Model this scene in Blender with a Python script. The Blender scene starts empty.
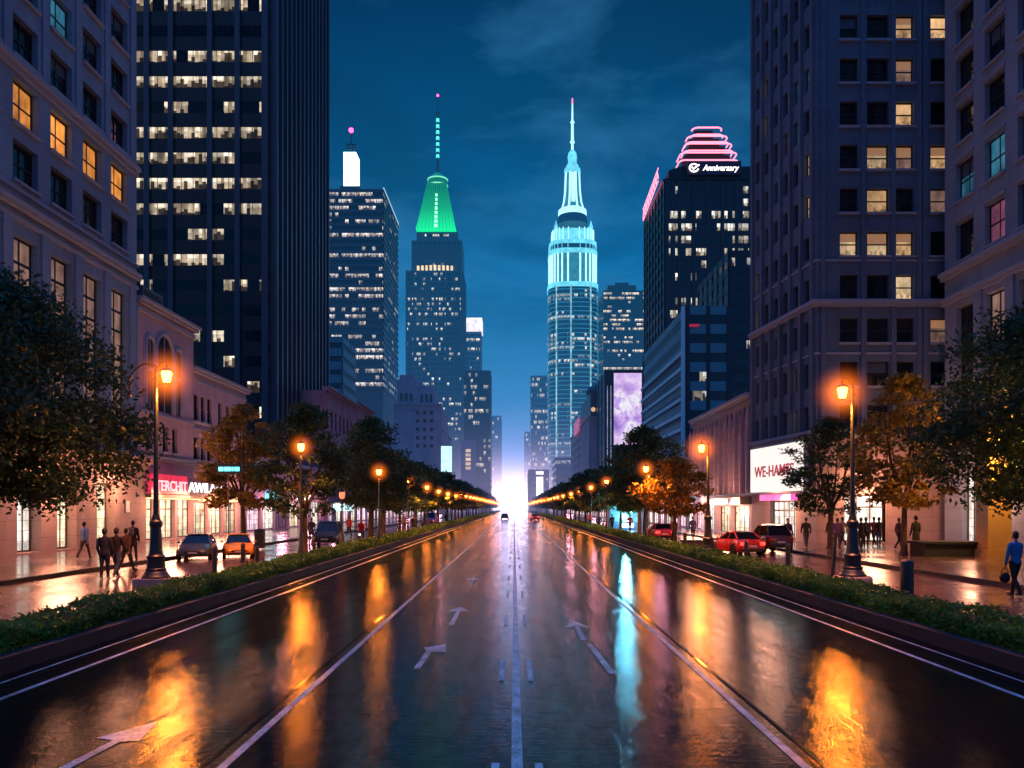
import bpy, math, random
import numpy as np
from mathutils import Vector, Matrix
R = math.radians
rnd = random.Random(7)
scene = bpy.context.scene
col = scene.collection
CX, CY, FPX, CAMH = 514.0, 507.0, 800.0, 2.5
def X_(px, D): return (px - CX) * D / FPX
def Z_(py, D): return CAMH + (CY - py) * D / FPX

# ------------------------------------------------------------------ nodes
class NT:
    def __init__(s, tree): s.t = tree; s.n = tree.nodes; s.l = tree.links
    def node(s, typ, **kw):
        n = s.n.new(typ)
        for k, v in kw.items():
            if hasattr(n, k): setattr(n, k, v)
        return n
    def link(s, a, b): s.l.new(a, b)
    def put(s, sock, v):
        if hasattr(v, 'is_linked') or hasattr(v, 'links'): s.l.new(v, sock)
        else:
            if sock.type == 'RGBA' and len(v) == 3: v = (*v, 1)
            sock.default_value = v
    def math(s, op, a, b=None, c=None, clamp=False):
        n = s.n.new('ShaderNodeMath'); n.operation = op; n.use_clamp = clamp
        s.put(n.inputs[0], a)
        if b is not None: s.put(n.inputs[1], b)
        if c is not None: s.put(n.inputs[2], c)
        return n.outputs[0]
    def mix(s, f, a, b, op='MIX'):
        n = s.n.new('ShaderNodeMix'); n.data_type = 'RGBA'; n.blend_type = op
        s.put(n.inputs[0], f); s.put(n.inputs[6], a); s.put(n.inputs[7], b)
        return n.outputs[2]
    def noise(s, vec=None, scale=1, detail=3, rough=.5, dist=0):
        n = s.n.new('ShaderNodeTexNoise')
        if vec is not None: s.l.new(vec, n.inputs['Vector'])
        n.inputs['Scale'].default_value = scale; n.inputs['Detail'].default_value = detail
        n.inputs['Roughness'].default_value = rough; n.inputs['Distortion'].default_value = dist
        return n.outputs['Fac']
    def ramp(s, fac, stops, interp='LINEAR'):
        n = s.n.new('ShaderNodeValToRGB'); n.color_ramp.interpolation = interp
        e = n.color_ramp.elements
        while len(e) < len(stops): e.new(1)
        for i, (p, c) in enumerate(stops):
            e[i].position = p
            if not hasattr(c, '__len__'): c = (c, c, c)
            e[i].color = (*c, 1) if len(c) == 3 else c
        s.l.new(fac, n.inputs[0]); return n.outputs[0]
    def mapr(s, v, a, b, c, d):
        n = s.n.new('ShaderNodeMapRange')
        s.l.new(v, n.inputs[0])
        for i, x in enumerate((a, b, c, d)): n.inputs[i + 1].default_value = x
        return n.outputs[0]
    def scalevec(s, vec, sc):
        n = s.n.new('ShaderNodeMapping'); s.l.new(vec, n.inputs[0]); n.inputs['Scale'].default_value = sc
        return n.outputs[0]
    def comb(s, x, y, z=0.0):
        n = s.n.new('ShaderNodeCombineXYZ')
        for i, v in enumerate((x, y, z)): s.put(n.inputs[i], v)
        return n.outputs[0]
    def sep(s, v):
        n = s.n.new('ShaderNodeSeparateXYZ'); s.l.new(v, n.inputs[0]); return n.outputs
    def white(s, v):
        n = s.n.new('ShaderNodeTexWhiteNoise'); n.noise_dimensions = '3D'; s.l.new(v, n.inputs['Vector']); return n.outputs['Value']
    def bump(s, h, strength=.3, dist=.02):
        n = s.n.new('ShaderNodeBump'); n.inputs['Strength'].default_value = strength
        n.inputs['Distance'].default_value = dist; s.l.new(h, n.inputs['Height']); return n.outputs[0]
    def pos(s): return s.n.new('ShaderNodeNewGeometry').outputs['Position']
    def uv(s): return s.n.new('ShaderNodeTexCoord').outputs['UV']
    def obj(s): return s.n.new('ShaderNodeTexCoord').outputs['Object']
    def rand(s): return s.n.new('ShaderNodeObjectInfo').outputs['Random']

def mat(name):
    m = bpy.data.materials.new(name); m.use_nodes = True
    nt = NT(m.node_tree); b = m.node_tree.nodes['Principled BSDF']
    return m, nt, b

def plain(name, c, rough=.6, metal=0, var=.25, scale=6, bump=0, spec=.5, emis=None, es=0, coat=0):
    m, nt, b = mat(name)
    n = nt.noise(nt.obj(), scale, 4, .6)
    nt.put(b.inputs['Base Color'], nt.mix(nt.math('MULTIPLY', n, var * 2, clamp=True), c, tuple(x * (1 - var * 1.4) for x in c)))
    nt.put(b.inputs['Roughness'], nt.mapr(n, .2, .8, max(.02, rough - .08), min(1, rough + .1)))
    b.inputs['Metallic'].default_value = metal
    b.inputs['Specular IOR Level'].default_value = spec
    if coat: b.inputs['Coat Weight'].default_value = coat
    if bump: nt.link(nt.bump(nt.noise(nt.obj(), scale * 5, 4), bump, .02), b.inputs['Normal'])
    if emis: nt.put(b.inputs['Emission Color'], emis); b.inputs['Emission Strength'].default_value = es
    return m

def stone(name, c, bw=1.6, bh=.7, joint=.45, dirt=.7, rough=.75, wet=None, scale=1):
    m, nt, b = mat(name)
    uv = nt.uv()
    br = nt.node('ShaderNodeTexBrick'); nt.link(uv, br.inputs['Vector'])
    br.inputs['Scale'].default_value = 1; br.inputs['Brick Width'].default_value = bw; br.inputs['Row Height'].default_value = bh
    br.inputs['Mortar Size'].default_value = .015; br.inputs['Mortar Smooth'].default_value = .3
    nt.put(br.inputs['Color1'], c); nt.put(br.inputs['Color2'], tuple(x * .86 for x in c)); nt.put(br.inputs['Mortar'], tuple(x * joint for x in c))
    pos = nt.pos()
    n1 = nt.noise(nt.scalevec(pos, (.35, .35, .12)), 1.0, 6, .65)
    n2 = nt.noise(pos, 9, 4, .7)
    k = nt.math('MULTIPLY', nt.mapr(n1, .3, .75, 0, dirt), 1)
    c1 = nt.mix(k, br.outputs['Color'], tuple(x * .35 for x in c))
    c2 = nt.mix(nt.mapr(n2, .3, .8, 0, .3), c1, tuple(min(1, x * 1.25) for x in c))
    nt.link(c2, b.inputs['Base Color'])
    if wet is None: nt.put(b.inputs['Roughness'], nt.mapr(n1, .2, .8, rough - .12, rough + .12))
    h = nt.math('ADD', nt.math('MULTIPLY', br.outputs['Fac'], -.6), nt.math('MULTIPLY', n2, .35))
    nt.link(nt.bump(h, .5, .02), b.inputs['Normal'])
    return m

def wet_floor(name, c, tw, th, rlo=.06, rhi=.34, joint=.45, bump=.12):
    m, nt, b = mat(name)
    pos = nt.pos()
    br = nt.node('ShaderNodeTexBrick'); nt.link(nt.uv(), br.inputs['Vector'])
    br.inputs['Scale'].default_value = 1; br.inputs['Brick Width'].default_value = tw; br.inputs['Row Height'].default_value = th
    br.inputs['Mortar Size'].default_value = .012; br.offset = .5
    nt.put(br.inputs['Color1'], c); nt.put(br.inputs['Color2'], tuple(x * .7 for x in c)); nt.put(br.inputs['Mortar'], tuple(x * joint for x in c))
    n1 = nt.noise(nt.scalevec(pos, (.5, .35, 1)), .8, 5, .6)
    n2 = nt.noise(pos, 14, 4, .6)
    nt.link(nt.mix(nt.mapr(n1, .35, .7, 0, .5), br.outputs['Color'], tuple(x * .45 for x in c)), b.inputs['Base Color'])
    nt.put(b.inputs['Roughness'], nt.mapr(nt.math('ADD', nt.math('MULTIPLY', n1, .75), nt.math('MULTIPLY', n2, .25)), .35, .68, rlo, rhi))
    h = nt.math('ADD', nt.math('MULTIPLY', br.outputs['Fac'], -.5), nt.math('ADD', nt.math('MULTIPLY', n2, .3), n1))
    nt.link(nt.bump(h, bump, .02), b.inputs['Normal'])
    return m

def emit(name, c, s, var=.0, scale=3, base=(.02, .02, .02), rough=.3):
    m, nt, b = mat(name)
    nt.put(b.inputs['Base Color'], base); b.inputs['Roughness'].default_value = rough
    nt.put(b.inputs['Emission Color'], c)
    if var:
        n = nt.noise(nt.obj(), scale, 3, .6)
        nt.put(b.inputs['Emission Strength'], nt.math('MULTIPLY', nt.mapr(n, .3, .7, 1 - var, 1), s))
    else: b.inputs['Emission Strength'].default_value = s
    return m

def glass_dark(name, c=(.012, .018, .026), rough=.07, spec=.6, wav=.02):
    m, nt, b = mat(name)
    n = nt.noise(nt.pos(), .7, 3, .5)
    nt.put(b.inputs['Base Color'], nt.mix(n, c, tuple(x * .4 for x in c)))
    b.inputs['Roughness'].default_value = rough; b.inputs['Specular IOR Level'].default_value = spec
    nt.link(nt.bump(n, wav, .1), b.inputs['Normal'])
    return m

def room(name, c1, c2, s, dark=.75, bands=True):
    """lit window: uneven room light with darker furniture low down, per window differences"""
    m, nt, b = mat(name)
    uv = nt.uv(); r = nt.rand()
    sx = nt.sep(uv)
    vec = nt.comb(nt.math('ADD', sx[0], nt.math('MULTIPLY', r, 87.0)), sx[1], r)
    n1 = nt.noise(nt.scalevec(vec, (1.7, .9, 1)), 1, 2, .5)
    n2 = nt.noise(nt.scalevec(vec, (4.5, 3.2, 1)), 1, 4, .6)
    if dark > .9:   # shop: shelves, panels and racks of different brightness
        g1 = nt.white(nt.comb(nt.math('FLOOR', nt.math('MULTIPLY', sx[0], 2.6)), nt.math('FLOOR', nt.math('MULTIPLY', sx[1], 1.9)), nt.math('MULTIPLY', r, 19.0)))
        g2 = nt.white(nt.comb(nt.math('FLOOR', nt.math('MULTIPLY', sx[0], 1.15)), nt.math('MULTIPLY', r, 53.0), 2.0))
        shelf = nt.math('LESS_THAN', nt.math('FRACT', nt.math('MULTIPLY', sx[1], 1.9)), .1)
        fig = nt.math('MULTIPLY', nt.math('LESS_THAN', sx[1], nt.mapr(g2, 0, 1, .2, 1.9)), nt.math('LESS_THAN', g2, .55))
        k2 = nt.math('MULTIPLY', nt.mapr(g1, 0, 1, .5, 1.1), nt.math('SUBTRACT', 1.0, nt.math('MULTIPLY', shelf, .5)))
        n1 = nt.math('MULTIPLY', n1, nt.math('MULTIPLY', k2, nt.math('SUBTRACT', 1.0, nt.math('MULTIPLY', fig, .4)))); n1 = nt.math('ADD', n1, .12)
        dark = .25
    low = nt.math('SUBTRACT', 1.0, nt.mapr(sx[1], .1, (.9 if dark < .9 else 2.6), 0, 1))
    sil = nt.math('MULTIPLY', low, nt.mapr(n2, .47, .56, 0, dark))
    k = nt.math('MULTIPLY', nt.mapr(n1, .2, .7, .3, 1.2), nt.math('SUBTRACT', 1.0, sil))
    k = nt.math('MULTIPLY', k, nt.mapr(nt.white(nt.comb(r, 3.1, 7.7)), 0, 1, .55, 1.1))
    nt.put(b.inputs['Base Color'], (.02, .02, .02)); b.inputs['Roughness'].default_value = .15
    nt.put(b.inputs['Emission Color'], nt.mix(n2, c1, c2))
    nt.put(b.inputs['Emission Strength'], nt.math('MULTIPLY', k, s))
    return m

def ribbon(name, cw, prob, c1, c2, s, glass=(.012, .02, .03), rough=.12, haze=None, hs=0, patch=1.0, spec=.6, kmin=.35):
    """a band of office windows: single bays lit or dark, per floor differences"""
    m, nt, b = mat(name)
    uv = nt.uv(); r = nt.rand(); sx = nt.sep(uv)
    cell = nt.math('FLOOR', nt.math('DIVIDE', sx[0], cw))
    w1 = nt.white(nt.comb(cell, nt.math('MULTIPLY', r, 371.0), 1.3))
    w2 = nt.white(nt.comb(nt.math('MULTIPLY', r, 913.0), 5.1, 2.0))
    grp = nt.noise(nt.comb(nt.math('MULTIPLY', cell, .23), nt.math('MULTIPLY', r, 177.0), 0.0), 1, 1, .5)
    pr = nt.math('MULTIPLY', nt.math('MULTIPLY', nt.math('POWER', w2, 2.0), 2.4), nt.mapr(grp, .35, .65, .1, 1.9))
    lit = nt.math('LESS_THAN', w1, nt.math('MULTIPLY', pr, prob))
    sub = nt.math('FLOOR', nt.math('DIVIDE', sx[0], cw * .31))
    q1 = nt.white(nt.comb(sub, nt.math('MULTIPLY', r, 77.0), 4.0)); q2 = nt.white(nt.comb(sub, nt.math('MULTIPLY', r, 41.0), 8.0))
    hh = 1.45 if cw < 1.6 else 1.8
    desk = nt.math('LESS_THAN', sx[1], nt.math('MULTIPLY', nt.math('POWER', q1, 1.6), hh * .85))
    ceil = nt.math('MULTIPLY', nt.math('GREATER_THAN', sx[1], hh * .62), nt.math('GREATER_THAN', q2, .45))
    det = nt.math('MULTIPLY', nt.math('SUBTRACT', 1.0, nt.math('MULTIPLY', desk, 1 - kmin * .6)), nt.math('ADD', nt.mapr(q2, 0, 1, .35, .85), nt.math('MULTIPLY', ceil, .45)))
    det = nt.math('MULTIPLY', det, nt.mapr(nt.noise(nt.comb(nt.math('MULTIPLY', sx[0], .9), nt.math('MULTIPLY', r, 31.0), sx[1]), 1, 2, .5), .35, .65, .6, 1.2))
    br = nt.math('MULTIPLY', det, nt.mapr(nt.white(nt.comb(cell, r, 9.0)), 0, 1, .35, 1.15))
    nt.put(b.inputs['Base Color'], glass); b.inputs['Roughness'].default_value = rough; b.inputs['Specular IOR Level'].default_value = spec
    e = nt.math('MULTIPLY', nt.math('MULTIPLY', lit, br), s)
    nt.put(b.inputs['Emission Color'], nt.mix(det, c1, c2))
    nt.put(b.inputs['Emission Strength'], e)
    return m

# ------------------------------------------------------------------ mesh helpers
WL = {}
def wl(o): return WL.get(o.name, Vector((0, 0, 0)))
def tag(o, label=None, cat=None, group=None, kind=None):
    if label: o['label'] = label
    if cat: o['category'] = cat
    if group: o['group'] = group
    if kind: o['kind'] = kind
    return o
def empty(name, label, cat, loc=(0, 0, 0), rz=0, group=None):
    o = bpy.data.objects.new(name, None); col.objects.link(o)
    o.location = loc; o.rotation_euler = (0, 0, rz); o.empty_display_size = .2
    WL[o.name] = Vector(loc); tag(o, label, cat, group); return o

def add_uv(me):
    n = len(me.loops)
    if n == 0: return
    me.uv_layers.new(name='UVMap')
    co = np.empty(len(me.vertices) * 3); me.vertices.foreach_get('co', co); co = co.reshape(-1, 3)
    li = np.empty(n, dtype=np.int32); me.loops.foreach_get('vertex_index', li)
    pn = np.empty(len(me.polygons) * 3); me.polygons.foreach_get('normal', pn); pn = pn.reshape(-1, 3)
    tot = np.empty(len(me.polygons), dtype=np.int32); me.polygons.foreach_get('loop_total', tot)
    ln = np.repeat(pn, tot, axis=0); p = co[li]
    flat = np.abs(ln[:, 2]) > .7
    t = np.stack([-ln[:, 1], ln[:, 0]], 1); L = np.linalg.norm(t, axis=1); L[L == 0] = 1; t /= L[:, None]
    s = np.where(np.abs(t[:, 0]) > np.abs(t[:, 1]), np.sign(t[:, 0]), np.sign(t[:, 1])); t *= s[:, None]
    u = np.where(flat, p[:, 0], p[:, 0] * t[:, 0] + p[:, 1] * t[:, 1]); v = np.where(flat, p[:, 1], p[:, 2])
    me.uv_layers[0].data.foreach_set('uv', np.stack([u, v], 1).ravel())

class MB:
    def __init__(s): s.v = []; s.f = []
    def add(s, vs, fs):
        b = len(s.v); s.v.extend([tuple(x) for x in vs]); s.f.extend([tuple(i + b for i in f) for f in fs]); return s
    def obox(s, o, a, b, c):
        o, a, b, c = Vector(o), Vector(a), Vector(b), Vector(c)
        if a.cross(b).dot(c) < 0: a, b = b, a
        vs = [o, o + a, o + a + b, o + b, o + c, o + a + c, o + a + b + c, o + b + c]
        return s.add(vs, [(3, 2, 1, 0), (4, 5, 6, 7), (0, 1, 5, 4), (1, 2, 6, 5), (2, 3, 7, 6), (3, 0, 4, 7)])
    def box(s, x0, x1, y0, y1, z0, z1): return s.obox((x0, y0, z0), (x1 - x0, 0, 0), (0, y1 - y0, 0), (0, 0, z1 - z0))
    def quad(s, *p): return s.add(p, [(0, 1, 2, 3)])
    def prism(s, poly, z0, z1, top=True, bottom=False):
        n = len(poly)
        vs = [(x, y, z0) for x, y in poly] + [(x, y, z1) for x, y in poly]
        fs = [(i, (i + 1) % n, n + (i + 1) % n, n + i) for i in range(n)]
        if top: fs.append(tuple(range(n, 2 * n)))
        if bottom: fs.append(tuple(range(n - 1, -1, -1)))
        return s.add(vs, fs)
    def tube(s, pts, rads, n=8, caps=True, flat=1.0):
        pts = [Vector(p) for p in pts]
        if not hasattr(rads, '__len__'): rads = [rads] * len(pts)
        vs = []; ref = None
        for i, p in enumerate(pts):
            d = (pts[min(i + 1, len(pts) - 1)] - pts[max(i - 1, 0)])
            if d.length < 1e-9: d = Vector((0, 0, 1))
            d.normalize()
            if ref is None: ref = Vector((1, 0, 0)) if abs(d.x) < .8 else Vector((0, 1, 0))
            a = (ref - d * ref.dot(d)); a.normalize(); b = d.cross(a); ref = a
            for k in range(n):
                t = 2 * math.pi * k / n
                vs.append(p + (a * math.cos(t) + b * math.sin(t) * flat) * rads[i])
        fs = []
        for i in range(len(pts) - 1):
            for k in range(n):
                k2 = (k + 1) % n
                fs.append((i * n + k, i * n + k2, (i + 1) * n + k2, (i + 1) * n + k))
        if caps:
            fs.append(tuple(range(n - 1, -1, -1))); fs.append(tuple(range((len(pts) - 1) * n, len(pts) * n)))
        return s.add(vs, fs)
    def lathe(s, prof, c=(0, 0, 0), n=16, sx=1, sy=1, ph=0):
        vs = []; m = len(prof)
        for r, z in prof:
            for k in range(n):
                t = 2 * math.pi * (k + ph) / n
                vs.append((c[0] + r * sx * math.cos(t), c[1] + r * sy * math.sin(t), c[2] + z))
        fs = [(i * n + k, i * n + (k + 1) % n, (i + 1) * n + (k + 1) % n, (i + 1) * n + k) for i in range(m - 1) for k in range(n)]
        fs.append(tuple(range(n - 1, -1, -1))); fs.append(tuple(range((m - 1) * n, m * n)))
        return s.add(vs, fs)
    def ball(s, c, rx, ry=None, rz=None, n=12, m=8):
        ry = ry or rx; rz = rz or rx
        pr = [(math.sin(math.pi * i / m) if 0 < i < m else .02, -math.cos(math.pi * i / m)) for i in range(m + 1)]
        vs = []
        for r, z in pr:
            for k in range(n):
                t = 2 * math.pi * k / n
                vs.append((c[0] + r * rx * math.cos(t), c[1] + r * ry * math.sin(t), c[2] + z * rz))
        fs = [(i * n + k, i * n + (k + 1) % n, (i + 1) * n + (k + 1) % n, (i + 1) * n + k) for i in range(m) for k in range(n)]
        fs.append(tuple(range(n - 1, -1, -1))); fs.append(tuple(range(m * n, (m + 1) * n)))
        return s.add(vs, fs)
    def mesh(s, name, m=None, off=(0, 0, 0), smooth=False):
        me = bpy.data.meshes.new(name)
        v = np.array(s.v, dtype=float) - np.array(off) if s.v else np.zeros((0, 3))
        me.from_pydata([tuple(x) for x in v], [], s.f)
        me.update(); add_uv(me)
        for q in (m if isinstance(m, (list, tuple)) else [m]):
            if q: me.materials.append(q)
        if smooth:
            me.polygons.foreach_set('use_smooth', [True] * len(me.polygons))
            try: me.set_sharp_from_angle(angle=R(38))
            except Exception: pass
        return me
    def build(s, name, m, parent=None, smooth=False, loc=None):
        base = wl(parent) if parent else Vector((0, 0, 0))
        o_loc = Vector(loc) if loc is not None else base
        me = s.mesh(name, m, o_loc, smooth)
        o = bpy.data.objects.new(name, me); col.objects.link(o)
        o.parent = parent
        o.location = o_loc - base
        WL[o.name] = o_loc.copy()
        return o

def setmat(o, *ms):
    for i, m in enumerate(ms):
        if m is None: continue
        o.material_slots[i].link = 'OBJECT'; o.material_slots[i].material = m
def inst(name, me, parent, loc, rz=0, m=None, world=True):
    o = bpy.data.objects.new(name, me); col.objects.link(o); o.parent = parent
    o.location = Vector(loc) - (wl(parent) if (parent and world) else Vector((0, 0, 0)))
    o.rotation_euler = (0, 0, rz)
    if m is not None: setmat(o, m)
    return o
def copy_tree(o, parent=None):
    c = o.copy(); col.objects.link(c)
    if parent is not None: c.parent = parent
    for ch in KIDS(o): copy_tree(ch, c)
    return c
def KIDS(o): return [x for x in o.children]

# ------------------------------------------------------------------ facades
MC = {}
class Fac:
    """a wall plane from p0 to p1, seen from the right hand side of that direction"""
    def __init__(s, p0, p1):
        s.p0 = Vector((*p0, 0)); d = Vector((*p1, 0)) - s.p0
        s.w = d.length; s.u = d.normalized(); s.n = Vector((s.u.y, -s.u.x, 0)); s.rz = math.atan2(s.u.y, s.u.x)
    def p(s, u, z, o=0): return s.p0 + s.u * u + s.n * o + Vector((0, 0, z))
    def box(s, mb, u0, u1, z0, z1, o0, o1): mb.obox(s.p(u0, z0, o0), s.u * (u1 - u0), s.n * (o1 - o0), Vector((0, 0, z1 - z0)))
    def wall(s, mb, z0, z1, rects, depth=.3, u0=0, u1=None):
        u1 = s.w if u1 is None else u1
        us = sorted(set([u0, u1] + [round(x, 4) for r in rects for x in r[:2] if u0 < x < u1]))
        zs = sorted(set([z0, z1] + [round(x, 4) for r in rects for x in r[2:4] if z0 < x < z1]))
        for i in range(len(us) - 1):
            um = (us[i] + us[i + 1]) / 2
            rr = [r for r in rects if r[0] < um < r[1]]
            start = None
            for j in range(len(zs) - 1):
                zm = (zs[j] + zs[j + 1]) / 2
                hole = any(r[2] < zm < r[3] for r in rr)
                if not hole:
                    if start is None: start = zs[j]
                if hole or j == len(zs) - 2:
                    if start is not None:
                        e = zs[j] if hole else zs[j + 1]
                        mb.quad(s.p(us[i], start), s.p(us[i + 1], start), s.p(us[i + 1], e), s.p(us[i], e)); start = None
        for (a, b, c, d) in [r[:4] for r in rects]:
            mb.quad(s.p(a, c), s.p(a, d), s.p(a, d, -depth), s.p(a, c, -depth))
            mb.quad(s.p(b, d), s.p(b, c), s.p(b, c, -depth), s.p(b, d, -depth))
            mb.quad(s.p(a, d), s.p(b, d), s.p(b, d, -depth), s.p(a, d, -depth))
            mb.quad(s.p(b, c), s.p(a, c), s.p(a, c, -depth), s.p(b, c, -depth))
    def win(s, par, u0, u1, z0, z1, depth, glass, frame, nx=1, zr=(.5,), bar=.07, thin=.035, name='window', blind=0, sill=None, blindmat=None):
        w, h = round(u1 - u0, 2), round(z1 - z0, 2)
        k = ('g', w, h)
        if k not in MC:
            MC[k] = MB().quad((0, 0, 0), (w, 0, 0), (w, 0, h), (0, 0, h)).mesh('window_pane', glass)
        o = inst(name, MC[k], par, s.p(u0, z0, -depth), s.rz, glass)
        k = ('f', w, h, nx, zr, bar, thin)
        if k not in MC:
            mb = MB(); y0, y1 = -.06, -.002
            mb.box(.002, bar, y0, y1, .002, h - .002); mb.box(w - bar, w - .002, y0, y1, .002, h - .002)
            mb.box(bar, w - bar, y0, y1, .002, bar); mb.box(bar, w - bar, y0, y1, h - bar, h - .002)
            for i in range(1, nx): mb.box(w * i / nx - thin / 2, w * i / nx + thin / 2, y0 + .01, y1 - .004, bar, h - bar)
            for q in zr: mb.box(bar, w - bar, y0 + .004, y1 - .002, h * q - thin * .8, h * q + thin * .8)
            MC[k] = mb.mesh('window_frame', frame)
        f = bpy.data.objects.new('frame', MC[k]); col.objects.link(f); f.parent = o; setmat(f, frame)
        if blind:
            k = ('b', w, round(h * blind, 2))
            if k not in MC: MC[k] = MB().quad((bar, -.001, -h * blind), (w - bar, -.001, -h * blind), (w - bar, -.001, -.05), (bar, -.001, -.05)).mesh('blind', blindmat)
            b = bpy.data.objects.new('blind', MC[k]); col.objects.link(b); b.parent = o; b.location = (0, -.004, h); setmat(b, blindmat)
        if sill:
            k = ('s', w)
            if k not in MC: MC[k] = MB().box(-.1, w + .1, -.02 - depth - .14, -.03 - .005, -.16, -.012).mesh('sill', sill)
            b = bpy.data.objects.new('sill', MC[k]); col.objects.link(b); b.parent = o; setmat(b, sill)
        return o
    def pane(s, par, name, u0, u1, z0, z1, o, m, th=0):
        mb = MB(); s.box(mb, u0, u1, z0, z1, o - max(th, .02), o); return mb.build(name, m, par)

def mould(root, F, items, m, ext=0, lo=.002, name='cornice'):
    for z0, z1, o in items:
        mb = MB(); F.box(mb, -.05 - ext, F.w + .05 + ext, z0, z1, lo, o); mb.build(name, m, root)
def part_box(root, F, name, m, *a):
    mb = MB(); F.box(mb, *a); return mb.build(name, m, root)
def text_mesh(txt, size, depth=.02, m=None, shear=0, spacing=1.0, width=None):
    c = bpy.data.curves.new('lettering', 'FONT'); c.body = txt; c.size = size; c.extrude = depth
    c.align_x = 'LEFT'; c.align_y = 'BOTTOM'; c.shear = shear; c.space_character = spacing; c.offset = size * .012
    o = bpy.data.objects.new('lettering', c); col.objects.link(o)
    dg = bpy.context.evaluated_depsgraph_get(); dg.update()
    me = bpy.data.meshes.new_from_object(o.evaluated_get(dg))
    bpy.data.objects.remove(o); bpy.data.curves.remove(c)
    me.materials.clear(); me.materials.append(m)
    xs = [v.co.x for v in me.vertices]; ys = [v.co.y for v in me.vertices]
    x0, x1, y0 = min(xs), max(xs), min(ys)
    k = (width / (x1 - x0)) if width else 1
    for v in me.vertices: v.co = ((v.co.x - x0) * k, -v.co.z, v.co.y - y0)   # stands upright in the local xz plane
    return me
def lettering(fac, par, txt, u, z, o, size, m, **kw):
    me = text_mesh(txt, size, m=m, **kw)
    return inst('lettering', me, par, fac.p(u, z, o), fac.rz)

# ------------------------------------------------------------------ materials
M = {}
M['stoneL'] = stone('night_blue_limestone', (.19, .29, .42), 1.8, .75)  # night-sky blue put into the colour of the upper facade stones and trim
M['stoneL2'] = stone('rose_stucco', (.46, .33, .39), 2.6, 1.2, joint=.8)
M['stoneR'] = stone('night_blue_granite', (.11, .16, .24), 1.6, .7)  # dark night blue put into the tower's stone colour
M['stoneR1'] = stone('night_grey_limestone', (.24, .30, .40), 1.8, .8)  # grey stone tinted with the blue of the night
M['stoneG'] = stone('gothic_terracotta', (.46, .34, .40), 1.2, .6)
M['stoneB'] = stone('warm_base_stone', (.42, .30, .27), 1.5, .9)
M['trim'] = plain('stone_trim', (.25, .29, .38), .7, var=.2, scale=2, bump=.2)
M['trimB'] = plain('base_trim', (.40, .29, .27), .7, var=.2, scale=2, bump=.2)
M['iron'] = plain('dark_iron', (.012, .018, .028), .38, var=.3, scale=12, bump=.15, spec=.6)
M['frame'] = plain('dark_window_frame', (.018, .018, .022), .45, var=.2)
M['bronze'] = plain('bronze_frame', (.05, .035, .025), .4, var=.2)
M['glass'] = glass_dark('dark_glass')
M['glassB'] = glass_dark('blue_glass', (.012, .03, .045), .1)
M['steelblue'] = plain('blue_steel', (.035, .055, .08), .35, var=.2, scale=.5, metal=.3)
M['navy'] = plain('navy_panel', (.012, .018, .03), .4, var=.2, scale=.4)
M['fin'] = plain('metal_fin', (.10, .13, .18), .35, metal=.4, var=.2, scale=.3)
M['slate'] = plain('slate_blue_panel', (.07, .10, .14), .5, var=.2, scale=.2)
M['teal'] = plain('teal_panel', (.08, .30, .38), .4, var=.25, scale=.2)
M['tealline'] = plain('teal_louvre', (.42, .86, .95), .4, var=.2, scale=.3)
M['lilac'] = stone('lilac_stone', (.42, .32, .42), 3, 1.5, joint=.85)
M['lilac2'] = stone('mauve_stone', (.34, .26, .36), 3, 1.5, joint=.85)
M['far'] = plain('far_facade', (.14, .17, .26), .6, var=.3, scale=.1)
M['roof'] = plain('roof_felt', (.05, .05, .06), .8)
M['amber'] = room('amber_room', (1, .27, .03), (1, .42, .09), 1.15, .8)
M['warm'] = room('warm_room', (1, .50, .20), (1, .68, .36), .95, .8)
M['cream'] = room('cream_room', (1, .60, .30), (1, .78, .48), .85, .8)
M['dim'] = room('dim_room', (.75, .42, .30), (.6, .36, .32), .34, .5)
M['dimrose'] = room('rose_curtain', (.8, .40, .30), (.75, .46, .36), .30, .25)
M['bluewin'] = room('blue_window_glow', (.06, .35, .6), (.1, .5, .75), .35, .5)
M['pinkwin'] = room('pink_lit_room', (.7, .14, .35), (.8, .3, .5), .35, .5)
M['blind'] = plain('roller_blind', (.5, .38, .26), .8, emis=(1, .48, .2), es=.26)
M['shop'] = room('shop_interior', (1, .70, .40), (1, .84, .60), 1.5, .92)
M['shopw'] = room('white_shop_interior', (1, .84, .68), (1, .92, .84), 1.7, .92)
M['shopp'] = room('pink_shop_interior', (1, .55, .70), (1, .80, .90), 1.7, .92)
M['gold'] = emit('gold_lit_wall', (1, .42, .05), 1.2, .5, .6)  # glow painted for the yellow light on the wall behind the portico
M['goldstone'] = plain('gold_stone', (.52, .34, .14), .55, var=.2, scale=1.5, bump=.2)
M['lamp'] = emit('lamp_glass', (1, .27, .022), 34)
M['lampfar'] = emit('far_lamp_glass', (1, .27, .03), 40)
M['white'] = emit('white_sign_light', (1, .92, .86), 3.2)
M['bill'] = emit('billboard_white', (1, .90, .84), 1.15, .12, .8)
M['redtxt'] = emit('red_sign_letters', (.85, .05, .09), .5)
M['redsign'] = emit('red_sign_panel', (1, .02, .09), 1.0, .4, 1.2)
M['pinktxt'] = emit('pink_sign_letters', (1, .42, .45), 1.8)
M['purplepanel'] = emit('purple_sign_panel', (.18, .03, .16), .35, .4, 1)
M['orangestrip'] = emit('orange_strip_light', (1, .42, .12), 2.2, .4, 3)
M['cyan'] = emit('cyan_sign_light', (.12, .85, .95), 3.5)
M['cyanstrong'] = emit('cyan_floodlight', (.35, .85, 1), 14)
M['cyanpanel'] = emit('cyan_screen', (.1, .6, .85), 1.1, .7, 3)
M['neon'] = emit('pink_neon', (1, .05, .14), 2.2)
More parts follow.
